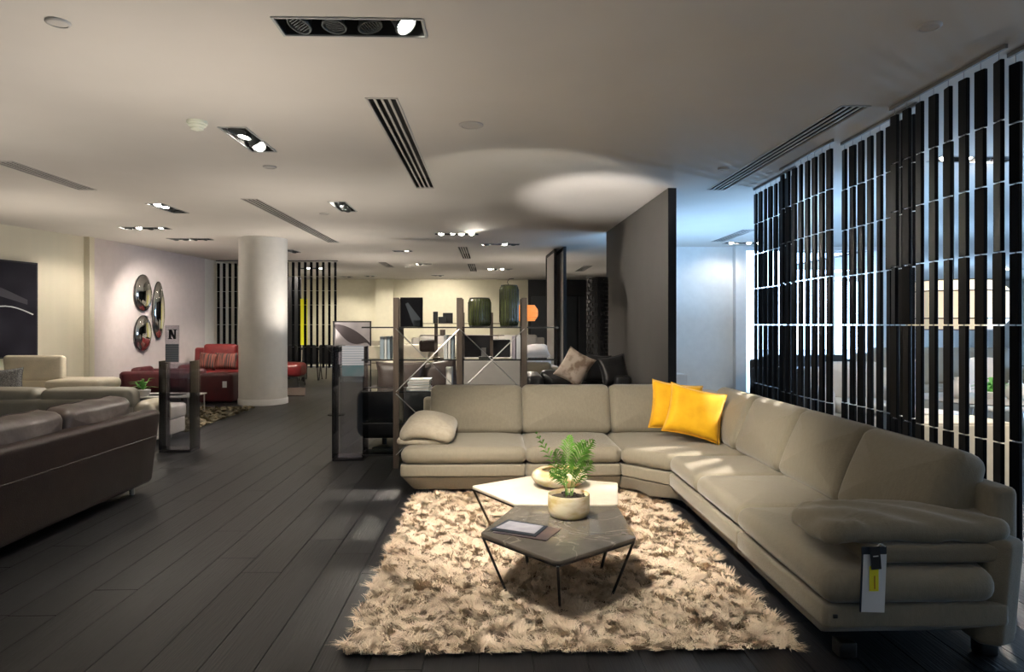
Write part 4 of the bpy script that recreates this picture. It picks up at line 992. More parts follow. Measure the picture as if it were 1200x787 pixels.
# oval mirrors
WB = ((-7.50, 13.03), (-7.11, 17.1))
dB = Vector((.39, 4.07, 0)).normalized()
for (pc, pyc, pw, ph, lb) in ((165.5, 343, 20, 42.5, 'upper left egg-shaped convex mirror on the mauve wall'), (165.5, 390, 20, 41, 'lower left egg-shaped convex mirror on the mauve wall'), (183.5, 363, 14, 66, 'tall narrow oval convex mirror, right of the other two')):
    a_ = onwall(pc-pw/2, *WB); b_ = onwall(pc+pw/2, *WB); c_ = onwall(pc, *WB)
    wd = math.hypot(a_[0]-b_[0], a_[1]-b_[1]); ht = ph/FP*c_[2]
    t = thing('oval_mirror', lb, 'mirror', (c_[0]+.04, c_[1], ZH(pyc, c_[2])), math.atan2(dB.y, dB.x), 'convex oval mirrors')
    vs = [(0, -.075, 0)]; fs = []; n = 32; K = 7
    for k in range(1, K+1):
        q = k/K; 
        for j in range(n): an = 2*PI*j/n; s_ = 1-.06*math.sin(an); vs.append((q*wd/2*math.cos(an)*s_, -.005-.07*math.sqrt(max(0, 1-q*q)), q*ht/2*math.sin(an)))
    for j in range(n): fs.append((0, 1+(j+1) % n, 1+j))
    for k in range(K-1):
        for j in range(n): fs.append((1+k*n+j, 1+k*n+(j+1) % n, 1+(k+1)*n+(j+1) % n, 1+(k+1)*n+j))
    fs = [f[::-1] for f in fs]
    MB().add(vs, fs).build('mirror_face', M_['chrome'], t, smooth='all')
    MB().tube([(wd/2*math.cos(2*PI*j/n)*(1-.06*math.sin(2*PI*j/n)), -.004, ht/2*math.sin(2*PI*j/n)) for j in range(n+1)], .008, 6).build('rim', M_['dark_m'], t, smooth=True)
    MB().lathe([(.03, 0), (.03, .05)], 10, R(-PI/2, 'X')).build('mount', M_['dark_m'], t)

# low white coffee table, plant, olive rug
tx0, ty0 = G(166, 11.2); tx1, ty1 = G(232, 11.2)
lt = thing('coffee_table', 'white low coffee table behind the smoked totem, left', 'coffee table', ((tx0+tx1)/2, 11.35, 0)); lo_ = lt.location
MB().rbox(tx0-.05, tx1, 11.0, 11.7, .33, .35, r=.005).build('tabletop', M_['trim'], lt, org=lo_)
for x in (tx0-.0, tx1-.03):
    for y in (11.04, 11.66): MB().tube([(x, y, 0.0), (x, y, .33)], .011, 8).build('leg', M_['steel'], lt, org=lo_)
o = MB().rbox(-.28, .28, -.12, .12, 0, .012, r=.004).build('magazine', M_['ink']); o.location = ((G(200, 11.3)[0]), 11.3, .3505); tag(o, 'thin dark magazine lying on the white low table', 'magazine')
px_, py_ = G(155, 10.6)
pt_ = thing('potted_plant', 'small bright green leafy plant in white bowl, left', 'plant', (px_, 11.1, .351))
MB().lathe([(.0001, 0), (.07, 0), (.10, .05), (.11, .10), (.10, .105), (.0001, .09)], 24).build('pot', M_['trim'], pt_, smooth=True)
r3 = random.Random(9)
for k in range(26):
    a_ = r3.uniform(0, 6.28); q = r3.uniform(.08, .26); hh = r3.uniform(.02, .2)
    e = Vector((q*math.cos(a_), q*math.sin(a_), .1+hh)); m_ = Vector((e.x*.5, e.y*.5, .12+hh*.9)); b_ = Vector((0, 0, .1)); s_ = Vector((-math.sin(a_), math.cos(a_), 0))*.022
    MB().add([b_, m_-s_, m_+s_, e, m_+Vector((0, 0, -.01))], [(0, 1, 4), (0, 4, 2), (1, 3, 4), (4, 3, 2), (0, 2, 1), (1, 2, 3)]).build('leaf', M_['leaf2'], pt_)
def flatrug(lab, pts, mt, z=.035):
    c = np.array(pts).mean(0); t = thing('shaggy_rug', lab, 'rug', (c[0], c[1], 0))
    n = 40; MB().slab(pts, .0005, z*.6, re=.008, rc=.03, rings=2, n=20, m=2).build('backing', mt, t, org=t.location)
    x0, x1 = min(p[0] for p in pts), max(p[0] for p in pts); y0, y1 = min(p[1] for p in pts), max(p[1] for p in pts)
    return t, (x0, x1, y0, y1)
ra = P(225, 506); rb = P(292, 478)
t, ex = flatrug('olive speckled shaggy rug left of the white column', [(-5.8, ra[1]), (ra[0]-.05, ra[1]), (ra[0]-.15, 12.35), (-5.8, 12.35)], M_['rug2'])
me = shag(26000, ex[0], ex[1], ex[2], ex[3], .06, .012, 4); me.transform(Matrix.Translation((-t.location.x, -t.location.y, 0))); me.materials.append(pile_mat('olive_pile', (.055, .045, .025), (.42, .36, .24)))
po = bpy.data.objects.new('pile', me); C.objects.link(po); po.parent = t; po['kind'] = 'stuff'
r0 = P(333, 468); 
t, ex = flatrug('rust brown patterned rug right behind the white column', [(G(318, 15)[0], 14.4), (G(368, 15)[0], 14.4), (G(358, 16)[0], 16.15), (G(322, 16)[0], 16.15)], M_['rug3'])

# red leather suite
RY = 15.6
xa = -6.95; xb_ = G(300, 15.6)[0]
rs = gsofa('oxblood leather sofa with striped cushions left of white column', ((xa+xb_)/2+.1, 15.75), 0, xb_-xa+.2, 1.0, 2, M_['red_l'], .46, 1.02, .6, .25, arms=(1, 0), leg_h=.12)
xc_, yc_ = G(200, 14.2)
ch = gsofa('dark burgundy leather chaise seen from behind smoked totem', (-6.62, 14.0), PI/2, 1.0, 1.3, 1, M_['red_dk'], .44, .62, .58, .2, name='chaise', cat='chaise', arms=(1, 1), leg_h=.1)
xo, yo = G(262.5, 13.4)
ot = thing('ottoman', 'burgundy leather cube stool with white tag beside column', 'stool', (xo, 13.45, 0))
MB().slab([(-.34, -.3), (.30, -.3), (.30, .3), (-.34, .3)], .01, .56, re=.06, rc=.08, pt=.015, prof=4, rings=4, n=6, warp=lambda v: (v[0]*(1+.10*max(0, .5-v[2])), v[1], v[2])).build('body', M_['red_dk'], ot, smooth=True)
MB().box(.135, .215, -.318, -.314, .30, .42).build('price_tag', M_['paper'], ot)
xq, yq = G(343, 16.8)
rb_ = thing('bench', 'red leather bench with slim dark legs right of column', 'bench', (xq, 16.85, 0))
MB().slab([(-.6, -.35), (.30, -.35), (.30, .35), (-.6, .35)], .24, .56, re=.09, rc=.12, pt=.03, prof=4, rings=4, n=8).build('seat', M_['red_l'], rb_, smooth=True)
MB().rbox(-.55, .25, -.3, .3, .20, .24, r=.008).build('frame', M_['dark_m'], rb_)
for x in (-.5, .22):
    for y in (-.27, .27): MB().tube([(x, y, .21), (x+(.04 if x > 0 else -.04), y, .0)], .016, 6).build('leg', M_['dark_m'], rb_)
for k, (px, s_, lb) in enumerate([(247, .42, 'rust striped cushion, left one on oxblood sofa'), (268, .52, 'wider rust striped cushion, right one on oxblood sofa')]):
    xx, yy = G(px, 15.5); cushion(lb, 'throw_cushion', (xx, 15.52-.0*k, .68), s_, .38, .13, 0, .25, -.12+.1*k, M_['red_p'], 'striped cushions on the red sofa', n=10)
# ================================================================ smoked acrylic totems
def totem(lab, px0, px1, pyt, D, sheets, dep=.26, second=None):
    xa, ya = G(px0, D); xb_, yb_ = G(px1, D); t = thing('display_totem', lab, 'display stand', ((xa+xb_)/2, ya+dep/2, 0), 0, 'smoked acrylic display totems')
    ww = (xb_-xa)/2; h = ZH(pyt, D)
    MB().rbox(-ww, ww, -dep/2, dep/2, 0, .03, r=.003).build('base_plate', M_['smoke_dk'], t)
    MB().box(-ww, -ww+.012, -dep/2, dep/2, .03, h).build('side_panel', M_['smoke_dk'], t)
    MB().box(ww-.012, ww, -dep/2, dep/2, .03, h).build('side_panel', M_['smoke_dk'], t)
    MB().box(-ww+.012, ww-.012, dep/2-.012, dep/2, .03, h*.97).build('back_panel', M_['smoke'], t)
    MB().box(-ww+.09, ww-.012, -dep/2, -dep/2+.012, .03, h*.97).build('front_panel', M_['smoke'], t)
    return t, ww, h, dep
t, ww, h, dp = totem('smoked acrylic display totem with N sign, left of aisle', 186, 223, 423, 8.0, None)
# clear sign with the letter and an info sheet
D = 7.97; xs0 = G(193, D)[0]-t.location.x; xs1 = G(209, D)[0]-t.location.x; z0 = ZH(402, D); z1 = ZH(381, D); yf = -dp/2-.012
s_ = MB().box(xs0, xs1, yf-.006, yf, ZH(425, D)+.0, z1).build('clear_sign', M_['frost'], t)
def flat_print(polys, y, m, par, nm):
    b = MB()
    for p in polys:
        n = len(p); b.add([(x, y, z) for x, z in p]+[(x, y-.0008, z) for x, z in p], [tuple(range(n)), tuple(range(n, 2*n))[::-1]]+[(i, (i+1) % n, n+(i+1) % n, n+i) for i in range(n)])
    return b.build(nm, m, par)
cx = (xs0+xs1)/2; zc = (z0+z1)/2+.0; a_ = .045; hh_ = .056
flat_print([[(cx-a_*.85, zc-hh_), (cx-a_*.25, zc-hh_), (cx-a_*.25, zc+hh_), (cx-a_*.85, zc+hh_)],
            [(cx-a_*.85, zc+hh_), (cx-a_*.15, zc+hh_), (cx+a_*.95, zc-hh_), (cx+a_*.35, zc-hh_)],
            [(cx+a_*.55, zc-hh_*.9), (cx+a_*.95, zc-hh_*.9), (cx+a_*.95, zc+hh_), (cx+a_*.55, zc+hh_)],
            [(cx-a_*1.1, zc-hh_), (cx, zc-hh_), (cx, zc-hh_*.86), (cx-a_*1.1, zc-hh_*.86)], [(cx-a_*1.15, zc+hh_*.88), (cx-a_*.4, zc+hh_*.88), (cx-a_*.4, zc+hh_), (cx-a_*1.15, zc+hh_)],
            [(cx+a_*.3, zc+hh_*.88), (cx+a_*1.2, zc+hh_*.88), (cx+a_*1.2, zc+hh_), (cx+a_*.3, zc+hh_)]], yf-.007, M_['ink'], s_, 'letter_n')
MB().box(xs0+.004, xs1-.004, yf-.008, yf-.006, ZH(424, D), ZH(403, D)).build('info_sheet', M_['sheet'], s_)
t2, ww, h, dp = totem('tall smoked acrylic display totem beside the shelving unit', 389, 426, 406, 7.5, None, dep=.28)
D = 7.46; xs0 = G(400, D)[0]-t2.location.x; xs1 = G(425.5, D)[0]-t2.location.x; yf = -dp/2-.008
MB().box(xs0, xs1, yf, yf+.004, ZH(428, D), ZH(405, D)).build('info_sheet', M_['sheet'], t2)
MB().box(xs0, xs1, yf, yf+.004, ZH(441, D), ZH(428.2, D)).build('picture_print', mat('teal_landscape_print', (.035, .10, .11), .5, (.10, .12, .14), sc=6), t2)

# black leather armchair-sofa behind the shelving, back to us
xa, ya = G(419, 8.15); xb_, yb_ = G(534, 8.15)
bl = thing('leather_sofa', 'rounded black leather sofa seen from behind the shelving', 'sofa', ((xa+xb_)/2, 8.6, 0)); bo_ = bl.location
def b3(mb, n, mt='black_l'): return mb.build(n, M_[mt], bl, smooth=True, org=bo_)
b3(MB().slab([(xa, .0), (xb_+.2, .0), (xb_+.2, .60), (xa, .60)], -.11, .11, re=.06, rc=.13, pt=.02, rings=4, prof=4, m=6, n=8, M=T(0, 8.20, .15) @ R(PI/2, 'X')), 'back')
b3(MB().slab([(xa+.02, 8.2), (xb_+.18, 8.2), (xb_+.18, 9.15), (xa+.02, 9.15)], .16, .40, re=.05, rc=.08, rings=2), 'base')
for k in range(2): b3(MB().slab([(xa+.2+k*.62, 8.32), (xa+.8+k*.62, 8.32), (xa+.8+k*.62, 9.18), (xa+.2+k*.62, 9.18)], .38, .50, re=.05, rc=.05, pt=.02, rings=3), 'seat_cushion')
b3(MB().slab([(xa, 8.28), (xa+.18, 8.28), (xa+.18, 9.15), (xa, 9.15)], .16, .70, re=.06, rc=.07, rings=3, m=5), 'armrest')
for x in (xa+.28, xb_): b3(MB().slab([(x-.12, 8.2), (x+.12, 8.2), (x+.08, 8.9), (x-.08, 8.9)], .0, .03, re=.008, rc=.03, rings=1), 'foot', 'dark_m'); b3(MB().tube([(x, 8.45, .02), (x, 8.45, .18)], .03, 10), 'stem', 'dark_m')
xx, yy = G(470, 8.5); cushion('large dark taupe satin cushion on the black sofa behind shelving', 'throw_cushion', (xx, 8.50, .84), .62, .40, .22, .0, .1, .0, M_['brown_c'], 'taupe satin cushions')
xx, yy = G(505, 8.6); cushion('dark taupe satin cushion right of its twin behind the shelf books', 'throw_cushion', (xx+.10, 8.70, .84), .50, .42, .22, .2, .1, .15, M_['brown_c'], 'taupe satin cushions')

# light grey cabinet behind shelving
xa, ya = G(541, 9.4); xb_, yb_ = G(612.5, 9.4)
cb = thing('cabinet', 'light putty lacquered cabinet behind the right shelving bay', 'cabinet', ((xa+xb_)/2, 9.65, 0)); ww = (xb_-xa)/2; hh = ZH(420.5, 9.4)
MB().rbox(-ww, ww, -.25, .25, .04, hh-.02, r=.006).build('body', M_['putty'], cb)
MB().rbox(-ww-.004, ww+.004, -.255, .255, hh-.02, hh, r=.004).build('top', M_['putty'], cb)
MB().rbox(-ww+.012, ww-.012, -.262, -.25, .06, hh-.035, r=.004).build('back_board', M_['putty'], cb)
MB().box(-ww+.04, ww-.04, -.2, .2, 0, .04).build('plinth', M_['dark_m'], cb)

# white upholstered pieces far behind the shelving
gsofa('big cream leather sofa facing us, far behind the left shelving bay', (G(500, 14)[0], 14.3), 0, 1.85, 1.0, 2, M_['cream_l'], .55, 1.05, .74, .24, leg_h=.14)
gsofa('small cream armchair far behind, between shelving post and totem', (G(443, 20)[0], 20.2), 0, 1.35, .9, 1, M_['cream_l'], .52, .98, .72, .2, cat='armchair', name='armchair', leg_h=.2)
gsofa('white leather sofa far behind the right shelving bay', (G(578, 17.5)[0], 17.6), 0, 2.3, 1.0, 2, M_['white_l'], .5, 1.02, .72, .24, leg_h=.12)
gsofa('white armchair beyond the right wooden post of shelving', (G(626, 13)[0]-.05, 13.3), .1, .95, .95, 1, M_['white_l'], .56, .92, .72, .2, cat='armchair', name='armchair', leg_h=.12)
xx, yy = G(628, 12.9); cushion('draped white throw cushion on the far white armchair', 'throw_cushion', (xx, 13.1, .98), .55, .30, .24, .1, .9, .1, M_['white_l'])
gsofa('grey-beige sofa just behind the right wooden post', (G(628, 11.6)[0], 11.9), 0, .95, .9, 1, M_['velour'], .5, .80, .62, .16, cat='armchair', name='armchair', leg_h=.1)
# black sofa below the far frames, right behind the corner sofa
gsofa('black leather sofa between the corner sofa and charcoal partition', (G(680, 9.6)[0]-.05, 9.75), 0, 1.45, 1.0, 2, M_['black_l'], .52, .80, .80, .24, leg_h=.08)
xx, yy = G(676, 9.2); cushion('beige and brown mottled hide cushion on the black sofa', 'throw_cushion', (xx, 9.42, .91), .42, .46, .16, -.3, .3, -.5, M_['mottle'])
xx, yy = G(722, 9.3); cushion('black cushion on the black sofa beside charcoal partition', 'throw_cushion', (xx, 9.45, .86), .42, .42, .16, .2, .3, .15, M_['black_l'], 'black cushions by the partition')
xx, yy = G(708, 9.1); cushion('dark cushion half hidden behind woven black column lamp', 'throw_cushion', (xx, 9.62, .88), .36, .40, .14, 0, .2, -.1, M_['ink'], 'black cushions by the partition')
# woven black column lamp
D = 10.9; xx, yy = G(700, D); r = 12/800*D; H = ZH(325, D)
wl = thing('woven_column', 'tall black woven column with small gaps by partition', 'column lamp', (xx, yy, 0))
MB().lathe([(r*1.02, 0), (r*1.02, .04)], 28).build('base_ring', M_['ink'], wl, smooth=True)
b = MB(); rows = 34; hz = (H-.06)/rows
for i in range(rows):
    z = .04+i*hz
    for k in range(12):
        an = 2*PI*(k+.5*(i % 2))/12; c_ = Vector((r*math.cos(an), r*math.sin(an), z))
        b.box(-.032, .032, -.008, .008, 0, hz*.80, T(*c_) @ R(an+PI/2, 'Z'))
o = b.build('weave', M_['ink'], wl); o['kind'] = 'stuff'
MB().lathe([(r*.62, .04), (r*.62, H-.02)], 24).build('inner_tube', M_['charcoal_edge'], wl, smooth=True)
MB().lathe([(r*1.02, H-.02), (r*1.02, H)], 28).build('top_ring', M_['ink'], wl, smooth=True)
# two tall glass frames
for (pa, ya_, pb, yb__, lab) in ((651, 291, 641, 300, 'tall black-framed pale glass screen, left one'), (662, 288, 651.5, 296, 'tall black-framed pale glass screen, right one near partition')):
    Da = 1304/(HZ-ya_); Db = Da+1.5; A_ = Vector((*G(pa, Da), 0)); B_ = Vector((*G(pb, Db), 0)); L = (B_-A_).length; an = math.atan2((B_-A_).y, (B_-A_).x)
    t = thing('tall_glass_screen', lab, 'glass screen', tuple(A_), an, 'tall framed glass screens')
    MB().rbox(0, .05, -.03, .03, 0, CEIL-.01, r=.004).build('post', M_['ink'], t); MB().rbox(L-.05, L, -.03, .03, 0, CEIL-.01, r=.004).build('post', M_['ink'], t)
    MB().rbox(.05, L-.05, -.03, .03, CEIL-.07, CEIL-.01, r=.004).build('top_rail', M_['ink'], t); MB().rbox(.05, L-.05, -.03, .03, 0, .06, r=.004).build('bottom_rail', M_['ink'], t)
    MB().box(.05, L-.05, -.008, .008, .06, CEIL-.07).build('frosted_pane', mat('frosted_pane', (.66, .64, .62), .5), t)
# amber lantern
D = 12.55; xx, yy = G(617, D)
al = thing('paper_lantern', 'glowing amber banded lantern right of the tall ribbed shade', 'lamp', (xx, yy, ZH(366.5, D)))
r = 13.5/800*D; hh = 9.5/800*D
for k in range(4):
    za = -hh+2*hh*k/4; zb2 = za+2*hh/4-.006
    q = lambda z: r*(1-abs(z/hh)**3.2)**.45 if abs(z) < hh*.999 else r*.72
    MB().lathe([(max(q(za), r*.72), za), (max(q((za+zb2)/2), r*.8), (za+zb2)/2), (max(q(zb2), r*.72), zb2)], 28).build('band', M_['amber'], al, smooth=True)
MB().tube([(0, 0, -hh), (0, 0, -al.location.z+.01)], .012, 8).lathe([(.14, -al.location.z), (.14, -al.location.z+.02)], 24).build('stand', M_['dark_m'], al)
# second shelving, boxes & bench further back
D = 12.2
def gx2(px): return G(px, D)[0]
s2 = thing('shelving_unit', 'second low shelving with small dark boxes seen through first', 'shelving', (gx2(545), G(545, D)[1], 0)); o2 = s2.location
for px in (511, 542.5, 576): MB().rbox(gx2(px)-.03, gx2(px)+.03, o2.y, o2.y+.04, 0, ZH(366 if px != 511 else 377, D), r=.004).build('post', M_['wood'], s2, org=o2)
for z in (ZH(378.5, D), ZH(392.5, D)): MB().rbox(gx2(494), gx2(591), o2.y-.15, o2.y+.15, z-.012, z, r=.003).build('shelf', M_['wood'], s2, org=o2)
zS = ZH(378.5, D)
for (a0, a1, yt, lb) in ((507.5, 513, 365, 'upright dark box, leftmost on the far shelf'), (513.5, 522.5, 371, 'square charcoal box, middle on the far shelf'), (519, 530.5, 366.5, 'wide charcoal box, right on the far shelf')):
    bxo('small_box', lb, 'box', a0, a1, yt, zS, D-.1 if a1 != 530.5 else D+.06, .06, 'charcoal_edge', 'charcoal boxes on the far shelf')
bxo('small_box', 'tiny olive box on the lower far shelf', 'box', 515.5, 521.5, 386, ZH(392.5, D), D-.1, .08, 'wood')
gsofa('white sofa far behind the ribbed glass shades', (G(560, 21)[0], 21.2), 0, 4.2, 1.0, 3, M_['white_l'], .55, 1.15, .8, .24)
bxo('bolster', 'long dark leather bolster behind the second shelving', 'cushion', 491, 512, 398, .93, 14.05, .25, 'brown', r=.06)
dp_ = bxo('low_cabinet', 'black low cabinet standing behind the second shelving', 'cabinet', 543, 575, 393, 0, 13.2, .5, 'black_l', r=.01)
bxo('beige_box', 'beige woven storage box seen left of first wooden post', 'box', 432, 447.5, 405.5, SL[1], 7.3, .2, mat('beige_woven', (.36, .31, .24), .8, sc=60), r=.006)
bxo('black_box', 'black open crate shape behind the lavender books', 'box', 576, 598, 398, 0, 12.42, .3, 'ink', r=.01)
bxo('grey_panel_art', 'narrow blue-grey panel on the pale yellow wall, far back', 'panel', 452, 459.5, 355, 1.45, 24.63, .03, 'grey_p')
# framed picture behind totem
D = 12.6; xa, ya = G(390, D); xb_, _ = G(435, D); ww = (xb_-xa)/2
fp = thing('standing_picture', 'framed picture of a grey sweeping form standing behind totem', 'picture', ((xa+xb_)/2, ya, 0)); zt = ZH(376, D); zb2 = ZH(428, D)
for x in (-ww+.015, ww-.015): MB().rbox(x-.012, x+.012, -.012, .012, 0, zt, r=.002).build('frame_post', M_['ink'], fp)
MB().rbox(-ww, ww, -.012, .012, zt-.024, zt, r=.002).build('frame_rail', M_['ink'], fp); MB().rbox(-ww, ww, -.012, .012, zb2, zb2+.02, r=.002).build('frame_rail', M_['ink'], fp)
MB().box(-ww+.03, ww-.03, -.004, .004, zb2+.02, zt-.024).build('print', mat('lilac_grey_print', (.50, .46, .47), .6, (.36, .33, .36), sc=3), fp)
pp = []; n = 14
for i in range(n+1):
    u = i/n; pp.append((-ww+.03+(2*ww-.06)*u, -.006, zt-.06-.34*u*u))
lo = [(x, y, z-.05-.22*math.sin(PI*min(1, (i/n)*1.1))) for i, (x, y, z) in enumerate(pp)]
MB().add(pp+lo, [(i, i+n+1, i+n+2, i+1) for i in range(n)]).build('printed_wing', mat('dark_print', (.07, .055, .06), .6), fp)
bl_ = MB().lathe([(.0001, 0), (.10, .02), (.145, .07), (.15, .12), (.14, .12), (.0001, .04)], 24); o = bl_.build('bowl', M_['ink'], smooth='all'); 
D = 11.3; xx, yy = G(394, D); o.location = (xx, yy, ZH(413, D)); tag(o, 'black bowl on a thin stand behind the right totem', 'bowl')
st = MB().tube([(0, 0, 0), (0, 0, ZH(413, D))], .012, 8); st.lathe([(.14, 0), (.14, .015)], 20).build('bowl_stand', M_['ink'], smooth=True).location = (xx, yy, 0); tag(bpy.data.objects['bowl_stand'], 'thin black stand under the black bowl', 'stand')

# dining set behind the far slat screen, yellow and graphite panels
D = 18.6; x0, yy = G(338, D); x1, _ = G(392, D)
dt = thing('dining_table', 'dark dining table behind the distant slat screen', 'table', ((x0+x1)/2, yy+.5, 0))
MB().rbox(-.75, .65, -.4, .4, .80, .84, r=.006).build('tabletop', M_['ink'], dt)
for a_ in (-.65, .55):
    for b2 in (-.33, .33): MB().tube([(a_, b2, 0), (a_, b2, .8)], .025, 8).build('leg', M_['ink'], dt)
def chair(lab, x, y, rz):
    t = thing('dining_chair', lab, 'chair', (x, y, 0), rz, 'black dining chairs')
    MB().slab([(-.22, -.22), (.22, -.22), (.22, .22), (-.22, .22)], .43, .49, re=.02, rc=.05, rings=2).build('seat', M_['black_l'], t, smooth=True)
    MB().slab([(-.21, .0), (.21, .0), (.18, .5), (-.18, .5)], -.02, .02, re=.015, rc=.05, rings=2, M=T(0, .22, .46) @ R(PI/2-.12, 'X')).build('backrest', M_['black_l'], t, smooth=True)
    for a_ in (-.18, .18):
        for b2 in (-.18, .18): MB().tube([(a_, b2, .44), (a_*1.2, b2*1.2, 0)], .015, 6).build('leg', M_['ink'], t)
    return t
c0 = (x0+x1)/2
ch0 = chair('black dining chair, left of those behind far slat screen', c0-.45, yy-.15, PI)
dup(ch0, (c0+.05, yy-.15, 0), PI, 'black dining chair, middle one behind far slat screen')
dup(ch0, (c0+.52, yy-.1, 0), PI-.2, 'black dining chair, right of those behind far slat screen')
bxo('yellow_panel', 'bright yellow upright panel glowing behind the far slats', 'panel', 351.5, 359.5, 350, ZH(404, 18.0), 17.95, .05, 'yel_p')
tag(MB().rbox(-.03, .03, -.03, .03, 0, ZH(404, 18.0), r=.004).build('panel_post', M_['ink']), 'black post carrying the bright yellow panel', 'post').location = (*G(356, 17.98), 0)
bxo('graphite_panel', 'tall graphite display board left of the yellow panel', 'board', 335, 352.5, 324, 0, 20.2, .06, 'charcoal_edge')

# cream box by the window wall
bxo('storage_box', 'low cream box against the white wall right of partition', 'box', 790, 806, 438.5, 0, 13.2, .4, 'trim', r=.01)

# ================================================================ seen through the slat curtain
# octagonal lampshade
D = 6.4; x0, y0 = G(1086, D); x1, _ = G(1202, D); rr = (x1-x0)/2; zt, zb2 = ZH(327, D), ZH(386, D)
ls = thing('pendant_lamp', 'large faceted cream pendant shade behind the slat curtain', 'lamp', ((x0+x1)/2, y0+.3, (zt+zb2)/2)); hh = (zt-zb2)/2
prof = [(rr*.80, -hh), (rr, -hh*.55), (rr, hh*.55), (rr*.80, hh)]
for (a_, b2) in zip(prof[:-1], prof[1:]): MB().lathe([a_, b2], 6, R(PI/6, 'Z'), close=True).build('facet_band', M_['shade'], ls)
for a_ in prof: 
    b = MB(); pts = [(a_[0]*math.cos(PI/6+k*PI/3), a_[0]*math.sin(PI/6+k*PI/3), a_[1]) for k in range(7)]; b.tube(pts, .006, 5).build('rim', M_['bronze'], ls)
MB().tube([(0, 0, hh), (0, 0, CEIL-ls.location.z)], .006, 6).build('cable', M_['dark_m'], ls)
# putty cabinet low
D = 5.2; x0, y0 = G(1080, D); x1, _ = G(1192, D); ww = (x1-x0)/2; hh = ZH(496, D)
sbd = thing('sideboard', 'low cream sideboard behind the slat curtain, near the arm', 'sideboard', ((x0+x1)/2, y0+.25, 0))
MB().rbox(-ww, ww, -.22, .22, .03, hh, r=.008).build('body', M_['cream_l'], sbd)
for k in range(2): MB().rbox(-ww+.01+k*ww, -.005+k*ww, -.232, -.22, .05, hh-.02, r=.004).build('door', M_['cream_l'], sbd)
MB().box(-ww+.03, ww-.03, -.18, .18, 0, .03).build('plinth', M_['dark_m'], sbd)
# glass table with plant and vases
D = 6.6; tx_, ty_ = G(1150, D)
gt = thing('dining_table', 'grey round table behind the slat curtain with green plant', 'table', (tx_, ty_, 0)); zt = ZH(466, D)
MB().lathe([(.0001, zt-.02), (.54, zt-.02), (.55, zt-.01), (.54, zt), (.0001, zt)], 40).build('tabletop', M_['putty'], gt, smooth=True)
MB().lathe([(.28, 0), (.26, .02), (.05, .05), (.05, zt-.02)], 28).build('pedestal', M_['ink'], gt, smooth=True)
gp = thing('potted_plant', 'low trailing green plant on table behind the slats', 'plant', (G(1160, D)[0], ty_-.05, zt+.001))
MB().lathe([(.0001, 0), (.08, 0), (.12, .06), (.10, .07), (.0001, .05)], 20).build('pot', M_['trim'], gp, smooth=True)
for k in range(30):
    a_ = r3.uniform(0, 6.28); q = r3.uniform(.08, .24); h_ = r3.uniform(-.02, .12)
    e = Vector((q*math.cos(a_), q*math.sin(a_), .06+h_)); m_ = Vector((e.x*.5, e.y*.5, .1+h_*.8)); b_ = Vector((0, 0, .05)); s_ = Vector((-math.sin(a_), math.cos(a_), 0))*.018
    MB().add([b_, m_-s_, m_+s_, e, m_+Vector((0, 0, -.008))], [(0, 1, 4), (0, 4, 2), (1, 3, 4), (4, 3, 2), (0, 2, 1), (1, 2, 3)]).build('leaf', M_['leaf2'], gp)
def vase(lab, px, D, zb_, r, h, mt='trim'):
    xx, yy = G(px, D); o = MB().lathe([(.0001, 0), (r*.6, 0), (r, h*.35), (r*.9, h*.7), (r*.5, h*.9), (r*.55, h), (r*.45, h), (.0001, h*.8)], 20).build('vase', M_[mt], smooth='all'); o.location = (xx, yy, zb_+.001); return tag(o, lab, 'vase', 'vases behind the slats')
vase('rounded white vase on grey table behind slats', 1125, 6.55, zt, .09, .20)
vase('white vase at the right edge, behind slat curtain', 1190, 6.45, zt, .10, .18)
# white shell chairs
def shell(lab, x, y, rz):
    t = thing('shell_chair', lab, 'chair', (x, y, 0), rz, 'white shell chairs')
    MB().slab([(-.24, -.24), (.24, -.24), (.22, .22), (-.22, .22)], .44, .49, re=.02, rc=.08, rings=2).build('seat', M_['white_l'], t, smooth=True)
    MB().slab([(-.22, 0), (.22, 0), (.20, .62), (-.20, .62)], -.025, .025, re=.02, rc=.10, rings=3, m=5, M=T(0, .22, .46) @ R(PI/2-.1, 'X'), warp=lambda v: (v[0], v[1], v[2]+.8*v[0]*v[0])).build('backrest', M_['white_l'], t, smooth=True)
    for a_ in (-.18, .18):
        for b2 in (-.18, .18): MB().tube([(a_, b2, .45), (a_*1.15, b2*1.15, 0)], .013, 6).build('leg', M_['steel'], t)
    return t
xx, yy = G(1092, 8.0); s0 = shell('white shell chair left of the grey table behind slats', xx, yy, .6)
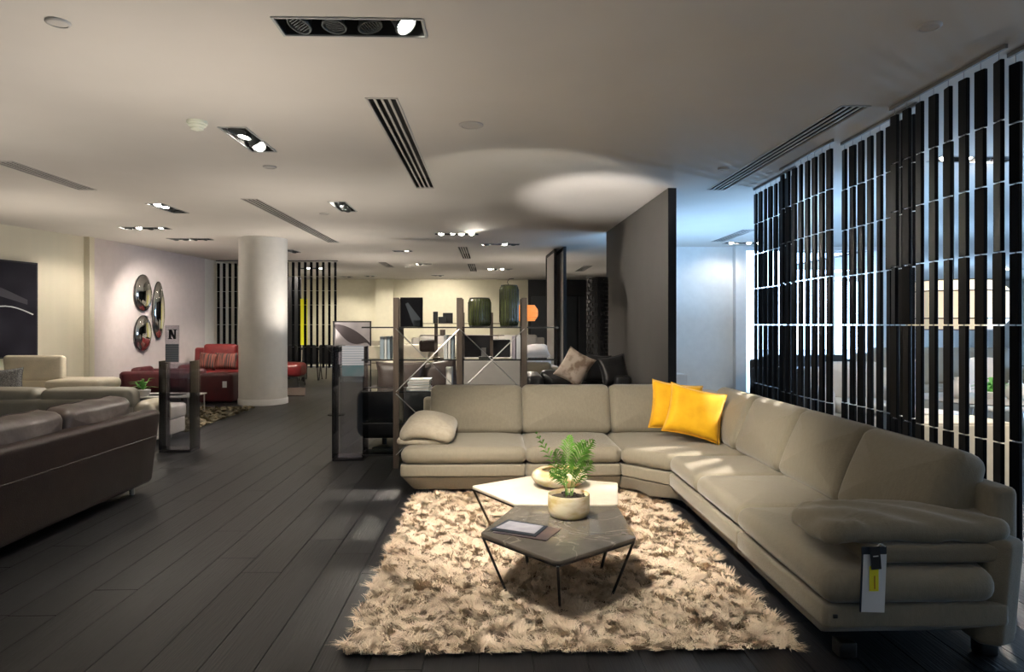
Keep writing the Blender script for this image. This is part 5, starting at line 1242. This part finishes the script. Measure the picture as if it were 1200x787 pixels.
xx, yy = G(1168, 8.5); dup(s0, (xx, yy, 0), .0, 'white shell chair beyond the grey table behind slats')
gsofa('long mauve-grey sofa far behind the slats at right', (G(1150, 9.6)[0], 10.0), 0, 2.6, .95, 3, M_['greige'], .6, 1.12, .85, .22)
gsofa('beige armchair behind the middle of the slat curtain, by window', (G(1010, 9.0)[0], 9.0), -.2, 1.15, .9, 1, M_['putty'], .5, .96, .66, .2, cat='armchair', name='armchair')
gsofa('dark sofa silhouetted before the bright window, behind slats', (G(962, 12.3)[0], 12.5), 0, 2.0, .9, 2, M_['charcoal_edge'], .5, .90, .7, .2)
D = 11.0; x0, y0 = G(965, D)
dt2 = thing('dining_table', 'dark long table in front of the bright window', 'table', (x0+.3, y0+.15, 0)); z_ = ZH(431, D)
MB().rbox(-.9, .9, -.3, .3, z_-.04, z_, r=.006).build('tabletop', M_['ink'], dt2)
for a_ in (-.8, .8):
    for b2 in (-.33, .33): MB().tube([(a_, b2, 0), (a_, b2, z_-.04)], .025, 8).build('leg', M_['ink'], dt2)
# warm pendant light inside the cream shade, and a spot washing this corner
l = bpy.data.lights.new('shade_bulb', 'POINT'); l.energy = 12; l.color = (1, .8, .55); l.shadow_soft_size = .06; lo = bpy.data.objects.new('shade_bulb', l); C.objects.link(lo); lo.parent = ls; lo.location = (0, 0, 0)

# added spots imitating light bounced off the cream tabletop on to the ceiling
def up_spot(loc, tgt, pw, an, col, bl=.9):
    l = bpy.data.lights.new('added_bounce_spot', 'SPOT'); l.energy = pw; l.spot_size = math.radians(an); l.spot_blend = bl; l.shadow_soft_size = .08; l.color = col
    o = bpy.data.objects.new('added_bounce_spot', l); C.objects.link(o); o.location = loc; o.rotation_euler = (Vector(tgt)-Vector(loc)).to_track_quat('-Z', 'Y').to_euler(); return o
tg_ = G(700, 8.6)
up_spot((.45, 5.05, .40), (tg_[0], tg_[1], CEIL), 800, 29, (1, .93, .88), .8)
tg2 = G(610, 8.0); up_spot((.3, 4.9, .40), (tg2[0], tg2[1], CEIL), 170, 46, (1, .93, .8), .3)
